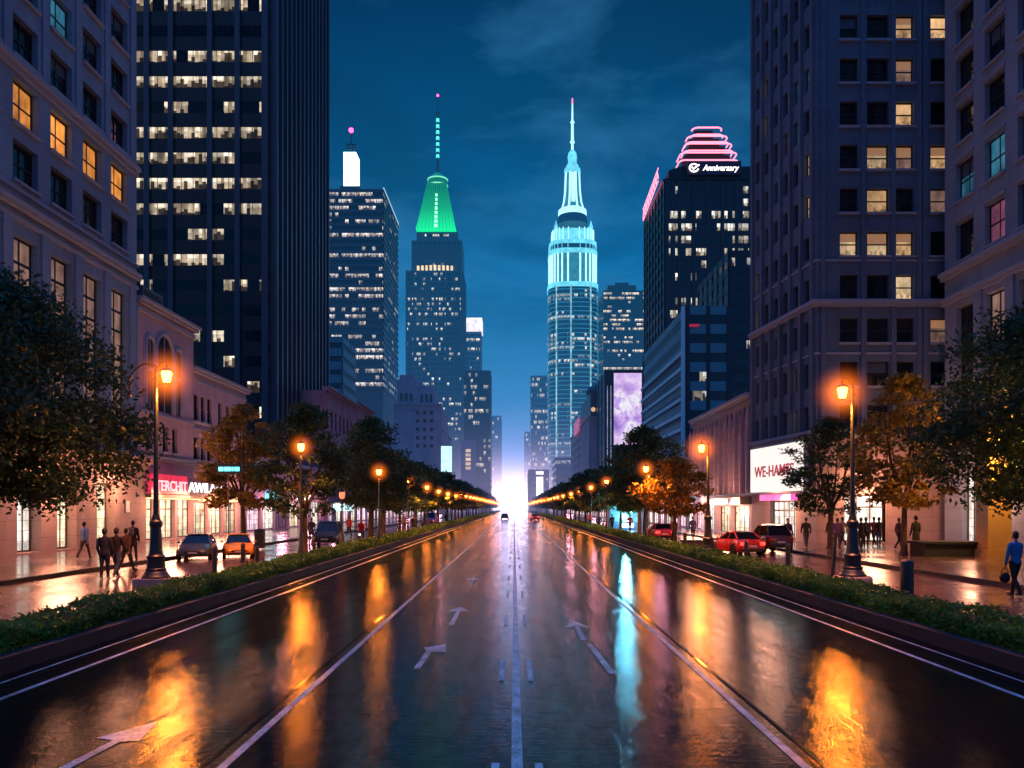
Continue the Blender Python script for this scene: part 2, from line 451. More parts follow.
M['neonw'] = emit('pink_neon_core', (1, .22, .32), 2.6)
M['green'] = None
M['redbeacon'] = emit('red_beacon', (1, .02, .12), 18)
M['whitebox'] = emit('white_roof_light', (.75, 1, 1), 2.6)
M['magenta'] = emit('magenta_sign', (1, .12, .45), 1.8, .5, 1.5)
M['tail'] = emit('tail_light', (1, .03, .02), 6)
M['head'] = emit('head_light', (1, .86, .7), 5)
M['headoff'] = plain('head_light_lens', (.5, .5, .52), .1, var=.1)
M['tailoff'] = plain('tail_light_lens', (.25, .01, .01), .15, var=.1)
M['rubber'] = plain('tyre_rubber', (.012, .012, .013), .7)
M['rim'] = plain('alloy_rim', (.35, .36, .38), .3, metal=.8)
M['carglass'] = glass_dark('car_glass', (.008, .01, .016), .1, .22)
M['plate'] = plain('number_plate', (.6, .6, .58), .5)
def carpaint(n, c): return plain(n, c, .3, var=.12, scale=1.5, coat=.6, metal=.15)
# foliage
def leafmat(name, c1, c2, c3):
    m, nt, b = mat(name)
    isl = nt.n.new('ShaderNodeNewGeometry').outputs['Random Per Island']
    n = nt.noise(nt.obj(), .8, 3, .6)
    c = nt.mix(isl, c1, c2); c = nt.mix(nt.mapr(n, .4, .65, 0, .8), c, c3)
    nt.link(c, b.inputs['Base Color']); b.inputs['Roughness'].default_value = .5; b.inputs['Specular IOR Level'].default_value = .35
    tr = nt.n.new('ShaderNodeBsdfTranslucent'); nt.link(c, tr.inputs[0])
    mx = nt.n.new('ShaderNodeMixShader'); mx.inputs[0].default_value = .35
    nt.link(b.outputs[0], mx.inputs[1]); nt.link(tr.outputs[0], mx.inputs[2])
    nt.link(mx.outputs[0], m.node_tree.nodes['Material Output'].inputs[0])
    return m
M['leaf'] = leafmat('green_leaves', (.04, .085, .03), (.07, .11, .03), (.022, .055, .03))
M['leaf_lamplit'] = leafmat('yellow_leaves_lamplit', (.26, .16, .02), (.38, .20, .02), (.10, .09, .02))  # yellowish leaves with orange lamplight put into their colour
M['leafd'] = leafmat('dark_green_leaves', (.022, .065, .03), (.045, .09, .03), (.014, .042, .026))
M['hedge'] = leafmat('hedge_leaves', (.09, .22, .025), (.17, .28, .03), (.03, .10, .02))
M['bark'] = plain('bark', (.07, .05, .045), .85, var=.4, scale=5, bump=.6)

# ------------------------------------------------------------------ camera, world, sun
cam = bpy.data.cameras.new('camera'); co = bpy.data.objects.new('camera', cam); col.objects.link(co)
cam.sensor_width = 36; cam.lens = FPX * 36 / 1024; cam.shift_x = -2 / 1024; cam.shift_y = 123 / 1024
cam.clip_start = .1; cam.clip_end = 6000
co.location = (0, 0, CAMH); co.rotation_euler = (R(90), 0, 0); scene.camera = co

w = bpy.data.worlds.new('World'); scene.world = w; w.use_nodes = True
nt = NT(w.node_tree); nt.n.clear()
out = nt.node('ShaderNodeOutputWorld')
gen = nt.n.new('ShaderNodeTexCoord').outputs['Generated']
z = nt.sep(gen)[2]
grad = nt.ramp(z, [(0, (.20, .22, .50)), (.05, (.13, .20, .44)), (.125, (.055, .17, .38)), (.19, (.010, .135, .32)), (.30, (.0006, .080, .23)), (.42, (.0004, .045, .145)), (.55, (.0004, .024, .085)), (.66, (.001, .22, .85)), (.82, (.002, .48, 1.75)), (1, (.003, .56, 2.1))])  # overhead stops, out of view, brightened to add blue fill on the facades
cl = nt.noise(nt.scalevec(gen, (2.2, 2.2, 5.0)), 1.6, 6, .6, .6)
k = nt.mapr(cl, .40, .60, 0, .85)
hi = nt.mapr(z, .05, .3, 0, 1)
grad = nt.mix(nt.math('MULTIPLY', k, hi), grad, (.0012, .030, .088))
cl2 = nt.noise(nt.scalevec(gen, (3, 3, 9.0)), 1.1, 5, .6, .3)
grad = nt.mix(nt.math('MULTIPLY', nt.mapr(cl2, .46, .66, 0, .65), nt.mapr(z, .02, .12, 0, 1)), grad, (.022, .13, .29))
sky = nt.node('ShaderNodeTexSky'); sky.sky_type = 'NISHITA'; sky.sun_disc = False
sky.sun_elevation = R(25); sky.sun_rotation = R(150); sky.altitude = 100
b1 = nt.node('ShaderNodeBackground'); nt.link(grad, b1.inputs[0]); b1.inputs[1].default_value = 1.0
b2 = nt.node('ShaderNodeBackground'); nt.link(sky.outputs[0], b2.inputs[0]); b2.inputs[1].default_value = .0006
ad = nt.node('ShaderNodeAddShader'); nt.link(b1.outputs[0], ad.inputs[0]); nt.link(b2.outputs[0], ad.inputs[1])
nt.link(ad.outputs[0], out.inputs[0])
sl = bpy.data.lights.new('sun', 'SUN'); sl.energy = .02; sl.angle = R(.5); sl.color = (1, .93, .85)
so = bpy.data.objects.new('sun', sl); col.objects.link(so); so.rotation_euler = (R(65), 0, R(-30))

def point(loc, power, c, rad=.15, parent=None):
    l = bpy.data.lights.new('lamp_or_fill_light', 'POINT'); l.energy = power; l.color = c; l.shadow_soft_size = rad
    o = bpy.data.objects.new('lamp_or_fill_light', l); col.objects.link(o)
    o.parent = parent; o.location = Vector(loc) - (wl(parent) if parent else Vector((0, 0, 0))); return o

# ------------------------------------------------------------------ ground and road
def sheet(name, x0, x1, y0, y1, z, m, kind='structure'):
    mb = MB()
    ys = [y0]
    while ys[-1] < y1: ys.append(min(y1, ys[-1] + max(20, ys[-1] * .3)))
    for a, b in zip(ys[:-1], ys[1:]): mb.quad((x0, a, z), (x1, a, z), (x1, b, z), (x0, b, z))
    return tag(mb.build(name, m), kind=kind)
m, nt, b = mat('wet_asphalt'); M['road'] = m
pos = nt.pos()
agg = nt.noise(pos, 85, 2, .6); agg2 = nt.noise(nt.scalevec(pos, (.34, 1, 1)), 38, 3, .65); agg3 = nt.noise(nt.scalevec(pos, (.25, 1, 1)), 11, 3, .6)
low = nt.noise(nt.scalevec(pos, (.8, .05, 1)), 1.0, 6, .62, .25)
lane = nt.noise(nt.scalevec(pos, (1.5, .008, 1)), 1.0, 3, .6)
fine = nt.noise(nt.scalevec(pos, (2.2, .7, 1)), 1.0, 5, .65)
wet = nt.mapr(nt.math('ADD', nt.math('ADD', nt.math('MULTIPLY', low, .45), nt.math('MULTIPLY', lane, .3)), nt.math('MULTIPLY', fine, .25)), .45, .55, 0, 1)
spk = nt.noise(nt.scalevec(pos, (1, .35, 1)), 5.5, 5, .7)
nt.link(nt.mix(agg, (.0015, .0025, .0045), (.005, .0065, .010)), b.inputs['Base Color'])
nt.put(b.inputs['Roughness'], nt.math('ADD', nt.mapr(wet, 0, 1, .12, .05), nt.math('ADD', nt.mapr(agg, .3, .7, -.02, .03), nt.mapr(spk, .35, .65, -.02, .03))))
nt.put(b.inputs['Specular IOR Level'], nt.math('MULTIPLY', nt.mapr(wet, 0, 1, .14, .42), nt.math('MULTIPLY', nt.mapr(spk, .35, .62, .35, 1.15), nt.mapr(agg, .35, .6, .55, 1.25))))
h = nt.math('ADD', nt.math('MULTIPLY', agg, nt.mapr(wet, 0, 1, .40, .22)), nt.math('ADD', nt.math('MULTIPLY', agg2, nt.mapr(wet, 0, 1, 1.3, .8)), nt.math('MULTIPLY', agg3, 1.1)))
nt.link(nt.bump(h, .24, .012), b.inputs['Normal'])
M['paint'] = None
m, nt, b = mat('worn_road_paint'); M['paint'] = m
pos = nt.pos(); wn = nt.noise(pos, 22, 5, .75); wn2 = nt.noise(pos, 2.5, 4, .6)
nt.link(nt.mix(nt.mapr(nt.math('ADD', nt.math('MULTIPLY', wn, .5), nt.math('MULTIPLY', wn2, .5)), .41, .62, 0, .92), (.74, .72, .76), (.02, .022, .027)), b.inputs['Base Color'])
b.inputs['Roughness'].default_value = .3
nt.link(nt.bump(wn, .3, .01), b.inputs['Normal'])
M['tar'] = plain('tar_seam', (.008, .008, .009), .12, var=.2)
M['kerb'] = plain('wet_kerb_stone', (.010, .016, .028), .8, var=.35, scale=1.5, bump=.3)
M['paveL'] = wet_floor('wet_plaza_paving', (.15, .075, .072), .9, .45, .10, .36)
M['paveS'] = wet_floor('wet_sidewalk_slabs', (.18, .10, .09), 1.2, 1.2, .08, .32)
M['ground'] = plain('ground_earth', (.05, .05, .055), .8, scale=.2)

sheet('ground', -1500, 1500, -60, 4000, -.06, M['ground'])
sheet('road', -7.6, 7.6, -15, 1500, 0, M['road'])
sheet('plaza', -16.3, -9.0, -15, 1500, .004, M['paveL'])
sheet('plaza', 9.0, 15.2, -15, 1500, .004, M['paveL'])
def solid(name, x0, x1, y0, y1, z0, z1, m, kind='structure'):
    mb = MB(); ys = [y0]
    while ys[-1] < y1: ys.append(min(y1, ys[-1] + 30))
    for a, b in zip(ys[:-1], ys[1:]):
        mb.quad((x0, a, z1), (x1, a, z1), (x1, b, z1), (x0, b, z1))
        mb.quad((x0, a, z0), (x0, a, z1), (x0, b, z1), (x0, b, z0)); mb.quad((x1, a, z1), (x1, a, z0), (x1, b, z0), (x1, b, z1))
    mb.quad((x0, y0, z0), (x1, y0, z0), (x1, y0, z1), (x0, y0, z1))
    return tag(mb.build(name, m), kind=kind)
solid('sidewalk', -60, -16.5, -15, 900, -.05, .12, M['paveS'])
solid('sidewalk', 15.4, 60, -15, 900, -.05, .12, M['paveS'])
solid('kerb', -16.5, -16.3, -15, 900, -.05, .135, M['kerb'])
solid('kerb', 15.2, 15.4, -15, 900, -.05, .135, M['kerb'])
solid('kerb', -7.85, -7.6, -15, 900, -.05, .25, M['kerb'])
solid('kerb', 7.6, 7.85, -15, 900, -.05, .25, M['kerb'])
solid('kerb', -9.15, -9.0, -15, 900, -.05, .12, M['kerb'])
solid('kerb', 9.0, 9.15, -15, 900, -.05, .12, M['kerb'])
M['soil'] = plain('planting_soil', (.03, .022, .018), .9, scale=8, bump=.5)
sheet('planting_bed', -9.0, -7.85, -15, 900, .10, M['soil']); sheet('planting_bed', 7.85, 9.0, -15, 900, .10, M['soil'])
def line(x, wd, y0, y1, name='road_marking', m=None, z=.004): return sheet(name, x - wd / 2, x + wd / 2, y0, y1, z, m or M['paint'])
line(0.03, .11, 2, 900)
for sx in (-1, 1):
    line(6.68 * sx, .09, 2, 900); line(2.8 * sx, .09, 2, 900)
    line(3.0 * sx, .05, 2, 600, 'tar_seam', M['tar']); line(7.1 * sx, .06, 2, 500, 'tar_seam', M['tar']); line(7.28 * sx, .05, 2, 500)
    y = 6.15
    while y < 160:
        line(.21 * sx + .03, .075, y, y + 1.65); y += 5.35
def arrow(pts): return tag(MB().add([(x, y, .005) for x, y in pts], [tuple(range(len(pts)))]).build('road_marking', M['paint']), kind='structure')
def straight_arrow(x, y0, L, w=.24):
    return arrow([(x - .05, y0), (x + .05, y0), (x + .05, y0 + L - .9), (x + w, y0 + L - 1.0), (x, y0 + L), (x - w, y0 + L - 1.0), (x - .05, y0 + L - .9)])
arrow([(-1.55, 12.35), (-1.45, 12.35), (-1.42, 13.75), (-1.18, 13.75), (-1.24, 14.55), (-1.60, 14.2), (-1.52, 13.9)])
straight_arrow(-1.33, 16.9, 3.2, .25); straight_arrow(1.31, 15.0, 2.6, .24)
arrow([(1.42, 12.0), (1.53, 12.0), (1.41, 14.6), (1.32, 14.6)])
arrow([(-4.40, 6.9), (-4.29, 6.9), (-4.19, 8.5), (-4.0, 8.55), (-4.15, 9.3), (-4.50, 8.65), (-4.29, 8.55)])
straight_arrow(-1.4, 25.5, 3.0)

# ------------------------------------------------------------------ foliage meshes
def leaf_mesh(name, cen, nor_bias, size, m, rs, jitter=.4):
    n = len(cen)
    d = rs.normal(size=(n, 3)); d /= np.linalg.norm(d, axis=1)[:, None]
    nn = rs.normal(size=(n, 3)) + nor_bias; nn /= np.linalg.norm(nn, axis=1)[:, None]
    a = np.cross(nn, d); L = np.linalg.norm(a, axis=1); L[L < 1e-6] = 1; a /= L[:, None]; b = np.cross(nn, a)
    s = size * (1 + jitter * (rs.rand(n) - .5) * 2)[:, None]
    v = np.stack([cen - a * s * .5, cen - b * s * .26 + a * s * .05, cen + a * s * .5, cen + b * s * .26 + a * s * .05], 1).reshape(-1, 3)
    me = bpy.data.meshes.new(name)
    me.vertices.add(len(v)); me.vertices.foreach_set('co', v.ravel())
    me.loops.add(4 * n); me.loops.foreach_set('vertex_index', np.arange(4 * n, dtype=np.int32))
    me.polygons.add(n); me.polygons.foreach_set('loop_start', np.arange(0, 4 * n, 4, dtype=np.int32))
    me.update(); me.validate(); me.materials.append(m)
    return me
def tree_meshes(seed, Rr, z0, z1, ntwig, nleaf, size, m, trunk_r=.16, nl=6):
    rs = np.random.RandomState(seed); rr = random.Random(seed)
    H = z1 - z0; zc = z0 + H * .48
    fork = z0 + H * .06
    clumps = []
    tries = 0
    while len(clumps) < ntwig and tries < 9999:
        tries += 1
        t = rs.rand() ** .7
        ang = rs.rand() * 2 * math.pi
        zz = rs.rand()
        prof = math.sin(math.pi * min(1, (zz * .92 + .08)) ** .8) ** .6 * (1.0 + .22 * math.sin(ang * 3 + seed) + .13 * math.sin(ang * 5 + zz * 7 + seed * 2))
        r = Rr * prof * math.sqrt(t) * .9
        clumps.append((r * math.cos(ang), r * math.sin(ang), z0 + zz * H * .93 + .04 * H))
    clumps = np.array(clumps)
    cr = Rr * .20
    parts = []
    for c in clumps:
        k = int(nleaf * (.6 + .8 * rs.rand()))
        g = rs.normal(size=(k, 3)); g /= np.linalg.norm(g, axis=1)[:, None]
        q = g * (rs.rand(k, 1) ** .5) * cr * np.array([1.15, 1.15, .62]) * (.7 + .7 * rs.rand())
        parts.append(c + q)
    cen = np.concatenate(parts)
    crown = leaf_mesh('crown', cen, np.array([0, 0, .7]), size, m, rs)
    mb = MB()
    bend = rr.uniform(-.12, .12)
    mb.tube([(0, 0, -.05), (0, 0, .15), (bend * .4, .02, fork * .5), (bend, 0, fork)], [trunk_r * 1.7, trunk_r * 1.15, trunk_r, trunk_r * .8], 9)
    order = sorted(range(len(clumps)), key=lambda i: rr.random())
    base = Vector((bend, 0, fork))
    limbs = []
    for i in range(nl):
        a = 2 * math.pi * (i + rr.uniform(-.2, .2)) / nl; rad = Rr * rr.uniform(.35, .62); top = z0 + H * rr.uniform(.45, .85)
        tip = Vector((rad * math.cos(a), rad * math.sin(a), top)); mid = base.lerp(tip, .45) + Vector((0, 0, -.04 * H)) + Vector((math.cos(a), math.sin(a), 0)) * Rr * .07
        mb.tube([base - Vector((0, 0, .12)), base.lerp(mid, .5), mid, tip], [trunk_r * .6, trunk_r * .48, trunk_r * .36, trunk_r * .12], 6); limbs.append((mid, tip))
    for i in order[:min(len(order), nl * 6)]:
        c = Vector(clumps[i]); lm = min(limbs, key=lambda q: (q[0].lerp(q[1], .5) - c).length); st = lm[0].lerp(lm[1], rr.uniform(.1, .8))
        mb.tube([st, st.lerp(c, .55) + Vector((0, 0, .05 * H)), c], [trunk_r * .2, trunk_r * .13, trunk_r * .05], 4)
    tr = mb.mesh('trunk', M['bark'], smooth=True)
    return tr, crown
TREES = {
    'big': tree_meshes(11, 5.4, 2.3, 10.4, 430, 150, .2, M['leafd'], .26, 8),
    'a': tree_meshes(21, 3.2, 2.2, 8.6, 170, 80, .22, M['leaf'], .2, 7),
    'b': tree_meshes(33, 2.4, 2.0, 8.2, 130, 60, .22, M['leaf'], .16, 7),
    'y': tree_meshes(45, 2.6, 2.1, 8.8, 120, 60, .27, M['leaf_lamplit'], .15, 7),
    'ys': tree_meshes(57, 2.3, 1.9, 5.6, 100, 55, .25, M['leaf_lamplit'], .11, 6),
    'f1': tree_meshes(61, 3.2, 2.3, 8.4, 80, 34, .42, M['leaf'], .17, 6),
    'f2': tree_meshes(73, 3.3, 2.1, 8.0, 80, 34, .42, M['leaf'], .16, 6),
}
def tree(kind, x, y, label, rz=0, s=(1, 1, 1), group=None, z=0.0, name='street_tree'):
    o = empty(name, label, 'tree', (x, y, z), rz, group); o.scale = s
    for nm, me in zip(('trunk', 'crown'), TREES[kind]):
        c = bpy.data.objects.new(nm, me); col.objects.link(c); c.parent = o
    return o
ORD = ['first', 'second', 'third', 'fourth', 'fifth', 'sixth', 'seventh', 'eighth', 'ninth', 'tenth', 'eleventh', 'twelfth', 'thirteenth', 'fourteenth', 'fifteenth', 'sixteenth', 'seventeenth', 'eighteenth', 'nineteenth', 'twentieth']
tree('big', -18.4, 27.5, 'large dark green tree filling the left edge, its right fringe lit orange', 0, z=.12)
tree('big', 21.4, 30.5, 'large dark green tree overhanging the right edge before the golden portico', 2.1, (1, 1, 1), z=.12)
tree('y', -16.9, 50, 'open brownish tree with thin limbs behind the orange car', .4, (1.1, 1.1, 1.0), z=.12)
tree('b', -11.0, 42, 'dark tree with forked trunk beside the dark car, first on the left hedge', 1.0, (1.02, 1.02, .97))
tree('a', -10.2, 57, 'broad dark tree beyond the cyclist, second on the left hedge', 2.6, (1.02, 1.02, 1.03))
tree('y', 19.5, 40, 'orange lit tree with bare lower limbs before the bright doorway', 1.7, (.98, .98, 1.03), z=.12)
tree('b', 18.4, 46.5, 'dense dark tree hiding the right end of the white billboard', .3, (1.05, 1.05, .93), z=.12)
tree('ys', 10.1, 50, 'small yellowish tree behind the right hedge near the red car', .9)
tree('a', 10.0, 61, 'tall dark tree behind the small yellowish tree on the right', 4.0, (1.0, 1.0, 1.0))
for sx in (-1, 1):
    side = 'left' if sx < 0 else 'right'
    y = 68 if sx < 0 else 73; i = 0
    while y < 430:
        lab = f'dark tree in the {side} avenue row, {ORD[i]} of it counting from the camera' if i < 10 else f'tiny hazy tree in the far stretch of the {side} avenue row'
        g = f'trees lining the {side} hedge of the avenue' if i < 10 else f'far trees of the {side} avenue row'
        tree(('f1', 'f2')[i % 2], (11.2 + rnd.uniform(-.3, .3)) * sx, y, lab, rnd.uniform(0, 6), (rnd.uniform(.95, 1.08),) * 2 + (rnd.uniform(.92, 1.04) * (.97 if sx < 0 else .93),), g)
        y += 10.5 if i < 10 else 14; i += 1

def hedge(sx, label):
    rs = np.random.RandomState(5 + sx)
    cen = []
    for (y0, y1, dens) in ((4, 14, 1500), (14, 26, 1100), (26, 50, 520), (50, 110, 180), (110, 420, 40)):
        n = int((y1 - y0) * dens)
        yy = y0 + rs.rand(n) * (y1 - y0)
        t = rs.rand(n)    # around the profile: front face, top, back
        bump = .05 * np.sin(yy * 1.3 + sx) + .04 * np.sin(yy * 3.1) + .02 * np.sin(yy * 7.7)
        seg = np.where(np.abs(((yy + 3) % 9.2) - .0) < .25, -.10, 0)
        top = .55 + bump + seg
        xx = np.where(t < .45, 7.9 - .05 * np.sin(yy * 2.3) - .03 * rs.rand(n), np.where(t < .85, 7.9 + 1.05 * rs.rand(n), 8.95))
        zz = np.where(t < .45, .12 + (top - .12) * rs.rand(n) ** .8, np.where(t < .85, top, .12 + (top - .12) * rs.rand(n)))
        edge = np.clip((xx - 7.85) / .25, 0, 1) * np.clip((9.0 - xx) / .25, 0, 1)
        zz = np.where((t >= .45) & (t < .85), zz - .10 * (1 - edge), zz)
        p = np.stack([xx * sx, yy, zz], 1) + rs.normal(size=(n, 3)) * .035
        cen.append(p)
    cen = np.concatenate(cen)
    size = np.clip(.055 + .0018 * cen[:, 1], .07, .4)
    root = empty('hedge', label, 'hedge', (8.4 * sx, 20, 0))
    lm = leaf_mesh('leaves', cen - np.array([8.4 * sx, 20, 0]), np.array([-.3 * sx, 0, .6]), size[:, None][:, 0], M['hedge'], rs)
    o = bpy.data.objects.new('leaves', lm); col.objects.link(o); o.parent = root
    mb = MB(); a, b_ = sorted((7.98 * sx, 8.86 * sx))
    ys = list(range(4, 421, 4))
    for y0, y1 in zip(ys[:-1], ys[1:]): mb.box(a, b_, y0 + .0, y1 - .06,   .09, .44 + .03 * math.sin(y0))
    mb.build('twigs', plain('hedge_core', (.012, .025, .010), .9, scale=9), root)
# leaf_mesh uses scalar or per leaf sizes
_old = leaf_mesh
def leaf_mesh(name, cen, nor_bias, size, m, rs, jitter=.4):
    if hasattr(size, '__len__'):
        n = len(cen); size = np.asarray(size).reshape(n, 1)
        d = rs.normal(size=(n, 3)); d /= np.linalg.norm(d, axis=1)[:, None]
        nn = rs.normal(size=(n, 3)) + nor_bias; nn /= np.linalg.norm(nn, axis=1)[:, None]
        a = np.cross(nn, d); L = np.linalg.norm(a, axis=1); L[L < 1e-6] = 1; a /= L[:, None]; b = np.cross(nn, a)
        s = size * (1 + jitter * (rs.rand(n, 1) - .5) * 2)
        v = np.stack([cen - a * s * .5, cen - b * s * .3, cen + a * s * .5, cen + b * s * .3], 1).reshape(-1, 3)
        me = bpy.data.meshes.new(name)
        me.vertices.add(len(v)); me.vertices.foreach_set('co', v.ravel())
        me.loops.add(4 * n); me.loops.foreach_set('vertex_index', np.arange(4 * n, dtype=np.int32))
        me.polygons.add(n); me.polygons.foreach_set('loop_start', np.arange(0, 4 * n, 4, dtype=np.int32))
        me.update(); me.validate(); me.materials.append(m); return me
    return _old(name, cen, nor_bias, size, m, rs, jitter)
hedge(-1, 'low clipped green hedge along the left kerb of the road')
hedge(1, 'low clipped green hedge along the right kerb of the road')

# ------------------------------------------------------------------ street lamps
m, nt, b = mat('lamp_halo_glow'); M['halo'] = m
nt.n.remove(b)
r = nt.n.new('ShaderNodeVectorMath'); r.operation = 'LENGTH'; nt.link(nt.obj(), r.inputs[0])
f = nt.math('SUBTRACT', 1.0, r.outputs['Value'], clamp=True)
pv = nt.n.new('ShaderNodeVolumePrincipled'); pv.inputs['Density'].default_value = 0
pv.inputs['Emission Color'].default_value = (1, .17, .012, 1)
nt.link(nt.math('MULTIPLY', nt.math('POWER', f, 3.2), 5.0), pv.inputs['Emission Strength'])
nt.link(pv.outputs[0], m.node_tree.nodes['Material Output'].inputs['Volume'])
HALO = MB().ball((0, 0, 0), 1, n=20, m=12).mesh('halo', M['halo'], smooth=True)  # emission-only sphere painting the glow around each lamp
def halo(par, loc, s):
    o = inst('halo', HALO, par, loc); o.scale = (s, s, s); return o
ORANGE = (1, .25, .025)
def lamp_or_fill_light(loc, power, parent, rad=.18, frac=.06):
    """a shaded street lamp: most of the light goes down and sideways, a little all round"""
    l = bpy.data.lights.new('lamp_or_fill_light', 'SPOT'); l.energy = power; l.color = ORANGE; l.shadow_soft_size = rad; l.spot_size = R(172); l.spot_blend = .45
    o = bpy.data.objects.new('lamp_or_fill_light', l); col.objects.link(o); o.parent = parent; o.location = Vector(loc) - wl(parent)
    point(loc, power * frac, ORANGE, rad, parent)
def lantern(root, c, s=1.0, m=None):
    """six sided lantern: roof, glass body, cage"""
    x, y, z = c
    g = MB(); g.lathe([(.06 * s, -.20 * s), (.11 * s, -.16 * s), (.17 * s, .12 * s), (.13 * s, .17 * s)], c, 10)
    ln = g.build('lantern', m or M['lamp'], root, True)
    rf = MB(); rf.lathe([(.20 * s, .165 * s), (.215 * s, .185 * s), (.12 * s, .26 * s), (.045 * s, .30 * s), (.03 * s, .36 * s), (.01 * s, .42 * s)], c, 10)
    rf.build('lantern_roof', M['iron'], root, True)
    cg = MB()
    for k in range(5):
        a = 2 * math.pi * k / 5
        cg.tube([(x + .065 * s * math.cos(a), y + .065 * s * math.sin(a), z - .2 * s), (x + .185 * s * math.cos(a), y + .185 * s * math.sin(a), z + .17 * s)], .008 * s, 5)
    cg.lathe([(.03 * s, -.30 * s), (.07 * s, -.25 * s), (.075 * s, -.202 * s)], c, 10)
    cg.build('lantern_cage', M['iron'], root)
    return ln
def big_lamp(x, y, H, label, side, plinth, arm):
    root = empty('street_lamp', label, 'street lamp', (x, y, 0))
    if plinth == 'square':
        MB().box(x - .52, x + .52, y - .52, y + .52, 0, .22).build('plinth', M['trimB'], root)
    else:
        MB().lathe([(.62, 0), (.62, .14), (.58, .2)], (x, y, 0), 28).build('plinth', M['trimB'], root, True)
    b0 = .22 if plinth == 'square' else .2
    MB().lathe([(.44, 0), (.44, .06), (.40, .09), (.36, .18), (.32, .22), (.32, .30), (.28, .33), (.27, .62), (.285, .66), (.285, .70), (.22, .76), (.20, .9), (.165, 1.5), (.155, 1.62), (.19, 1.66), (.20, 1.74), (.19, 1.82), (.14, 1.86), (.12, 1.95), (.095, 2.05)], (x, y, b0), 24).build('base', M['iron'], root, True)
    MB().tube([(x, y, b0 + 2.03), (x, y, H * .6), (x, y, H)], [.085, .07, .055], 14).build('pole', M['iron'], root, True)
    MB().lathe([(.056, -.25), (.06, -.24), (.095, -.22), (.095, -.17), (.06, -.15), (.058, 0), (.07, .05), (.045, .11), (.012, .2)], (x, y, H), 12).build('finial', M['iron'], root, True)
    lx = x + .34 * side; lz = H - .12
    MB().tube([(x, y, H - .35), (x + .12 * side, y, H - .40), (x + .28 * side, y, H - .44), (lx, y, H - .40)], .022, 8).build('bracket', M['iron'], root, True)
    MB().tube([(x, y, H + .06), (x + .16 * side, y, H + .34), (lx, y, H + .36)], .018, 8).build('bracket', M['iron'], root, True)
    if arm:
        pts = [(x + .01, y, H + .18)]
        for k in range(13):
            t = k / 12; pts.append((x - arm * t, y, H + .2 + .16 * math.sin(math.pi * t * .9) - .34 * t * t))
        a = MB(); a.tube(pts, [.04] + [.04 - .014 * k / 12 for k in range(13)], 8); a.build('scroll_arm', M['iron'], root, True)
        ex = x - arm
        pts = [(ex + .03 * math.sin(k * 1.3), y + .03 * math.cos(k * 1.3), H - .1 - .045 * k) for k in range(16)]
        MB().tube(pts, [.03 + .018 * math.sin(k * 2.4) for k in range(16)], 7).build('pendant', M['bronze'], root, True)
    lantern(root, (lx, y, lz), 1.0)
    halo(root, (lx, y, lz), 1.15)
    lamp_or_fill_light((lx, y, lz - .44), 2300, root, frac=.16 if arm else .14)
    return root
big_lamp(-11.5, 25.7, Z_(376, 25.7) + .1, 'tall iron street lamp with scrolled arm on square plinth before the red sign', 1, 'square', .82)
big_lamp(11.3, 26.7, Z_(392, 26.7) + .1, 'tall iron street lamp on round plinth beside the orange lit tree at right', -1, 'round', 0)
big_lamp(9.95, 41, Z_(449, 41) + .15, 'iron street lamp with glowing lantern just left of the red car', -1, 'round', 0)
LAMPM = {}
def small_lamp(x, y, hz, label, group=None, power=0, hs=.8, lm='lamp'):
    root = empty('street_lamp', label, 'street lamp', (x, y, 0), 0, group)
    if 'p' not in LAMPM:
        LAMPM['p'] = MB().lathe([(.24, 0), (.24, .08), (.17, .16), (.16, .5), (.12, .6), (.10, 1.1), (.07, 1.2), (.05, 2.6), (.04, 4.75), (.06, 4.8), (.05, 4.86)], (0, 0, 0), 10).mesh('pole', M['iron'], smooth=True)
        LAMPM['l'] = MB().lathe([(.06, 4.86), (.12, 4.9), (.17, 5.14), (.12, 5.2)], (0, 0, 0), 10).mesh('lantern', M['lamp'], smooth=True)
        LAMPM['r'] = MB().lathe([(.19, 5.19), (.20, 5.21), (.08, 5.30), (.02, 5.42)], (0, 0, 0), 10).mesh('lantern_roof', M['iron'], smooth=True)
    s = hz / 5.05
    for nm, k in (('pole', 'p'), ('lantern', 'l'), ('lantern_roof', 'r')):
        o = bpy.data.objects.new(nm, LAMPM[k]); col.objects.link(o); o.parent = root; o.scale = (1, 1, s)
        if k == 'l': setmat(o, M[lm])
    halo(root, (x, y, hz), hs)
    if power: lamp_or_fill_light((x, y, hz - .35), power, root)
    return root
LX = 8.2
for i, (px, py) in enumerate([(301, 447), (379, 472), (408, 482), (427, 487.5), (438.6, 491.5), (448, 494), (456, 496)]):
    D = 38.3 if i == 0 else LX * FPX / (CX - px)
    small_lamp(X_(px, D), D, Z_(py, D), f'orange street lamp of the left row, {ORD[i + 1]} from the camera', 'street lamps of the left row', 2600, .85, 'lamp')
for i, (px, py) in enumerate([(646, 469), (606.5, 482), (591, 487.5), (579.5, 491), (571, 494), (563, 496)]):
    D = LX * FPX / (px - CX)
    small_lamp(X_(px, D), D, Z_(py, D), f'orange street lamp of the right row, {ORD[i + 2]} from the camera', 'street lamps of the right row', 2600, .85, 'lamp')
for sx in (-1, 1):
    D = 124 if sx < 0 else 150
    while D < 470:
        small_lamp(LX * sx, D, 4.35, f'tiny orange lamp glowing in the far stretch of the {"left" if sx < 0 else "right"} row', f'far street lamps of the {"left" if sx < 0 else "right"} row', 1500 if D < 260 else 0, .9 + (D - 120) * .003, 'lampfar'); D += 13 if D < 300 else 18
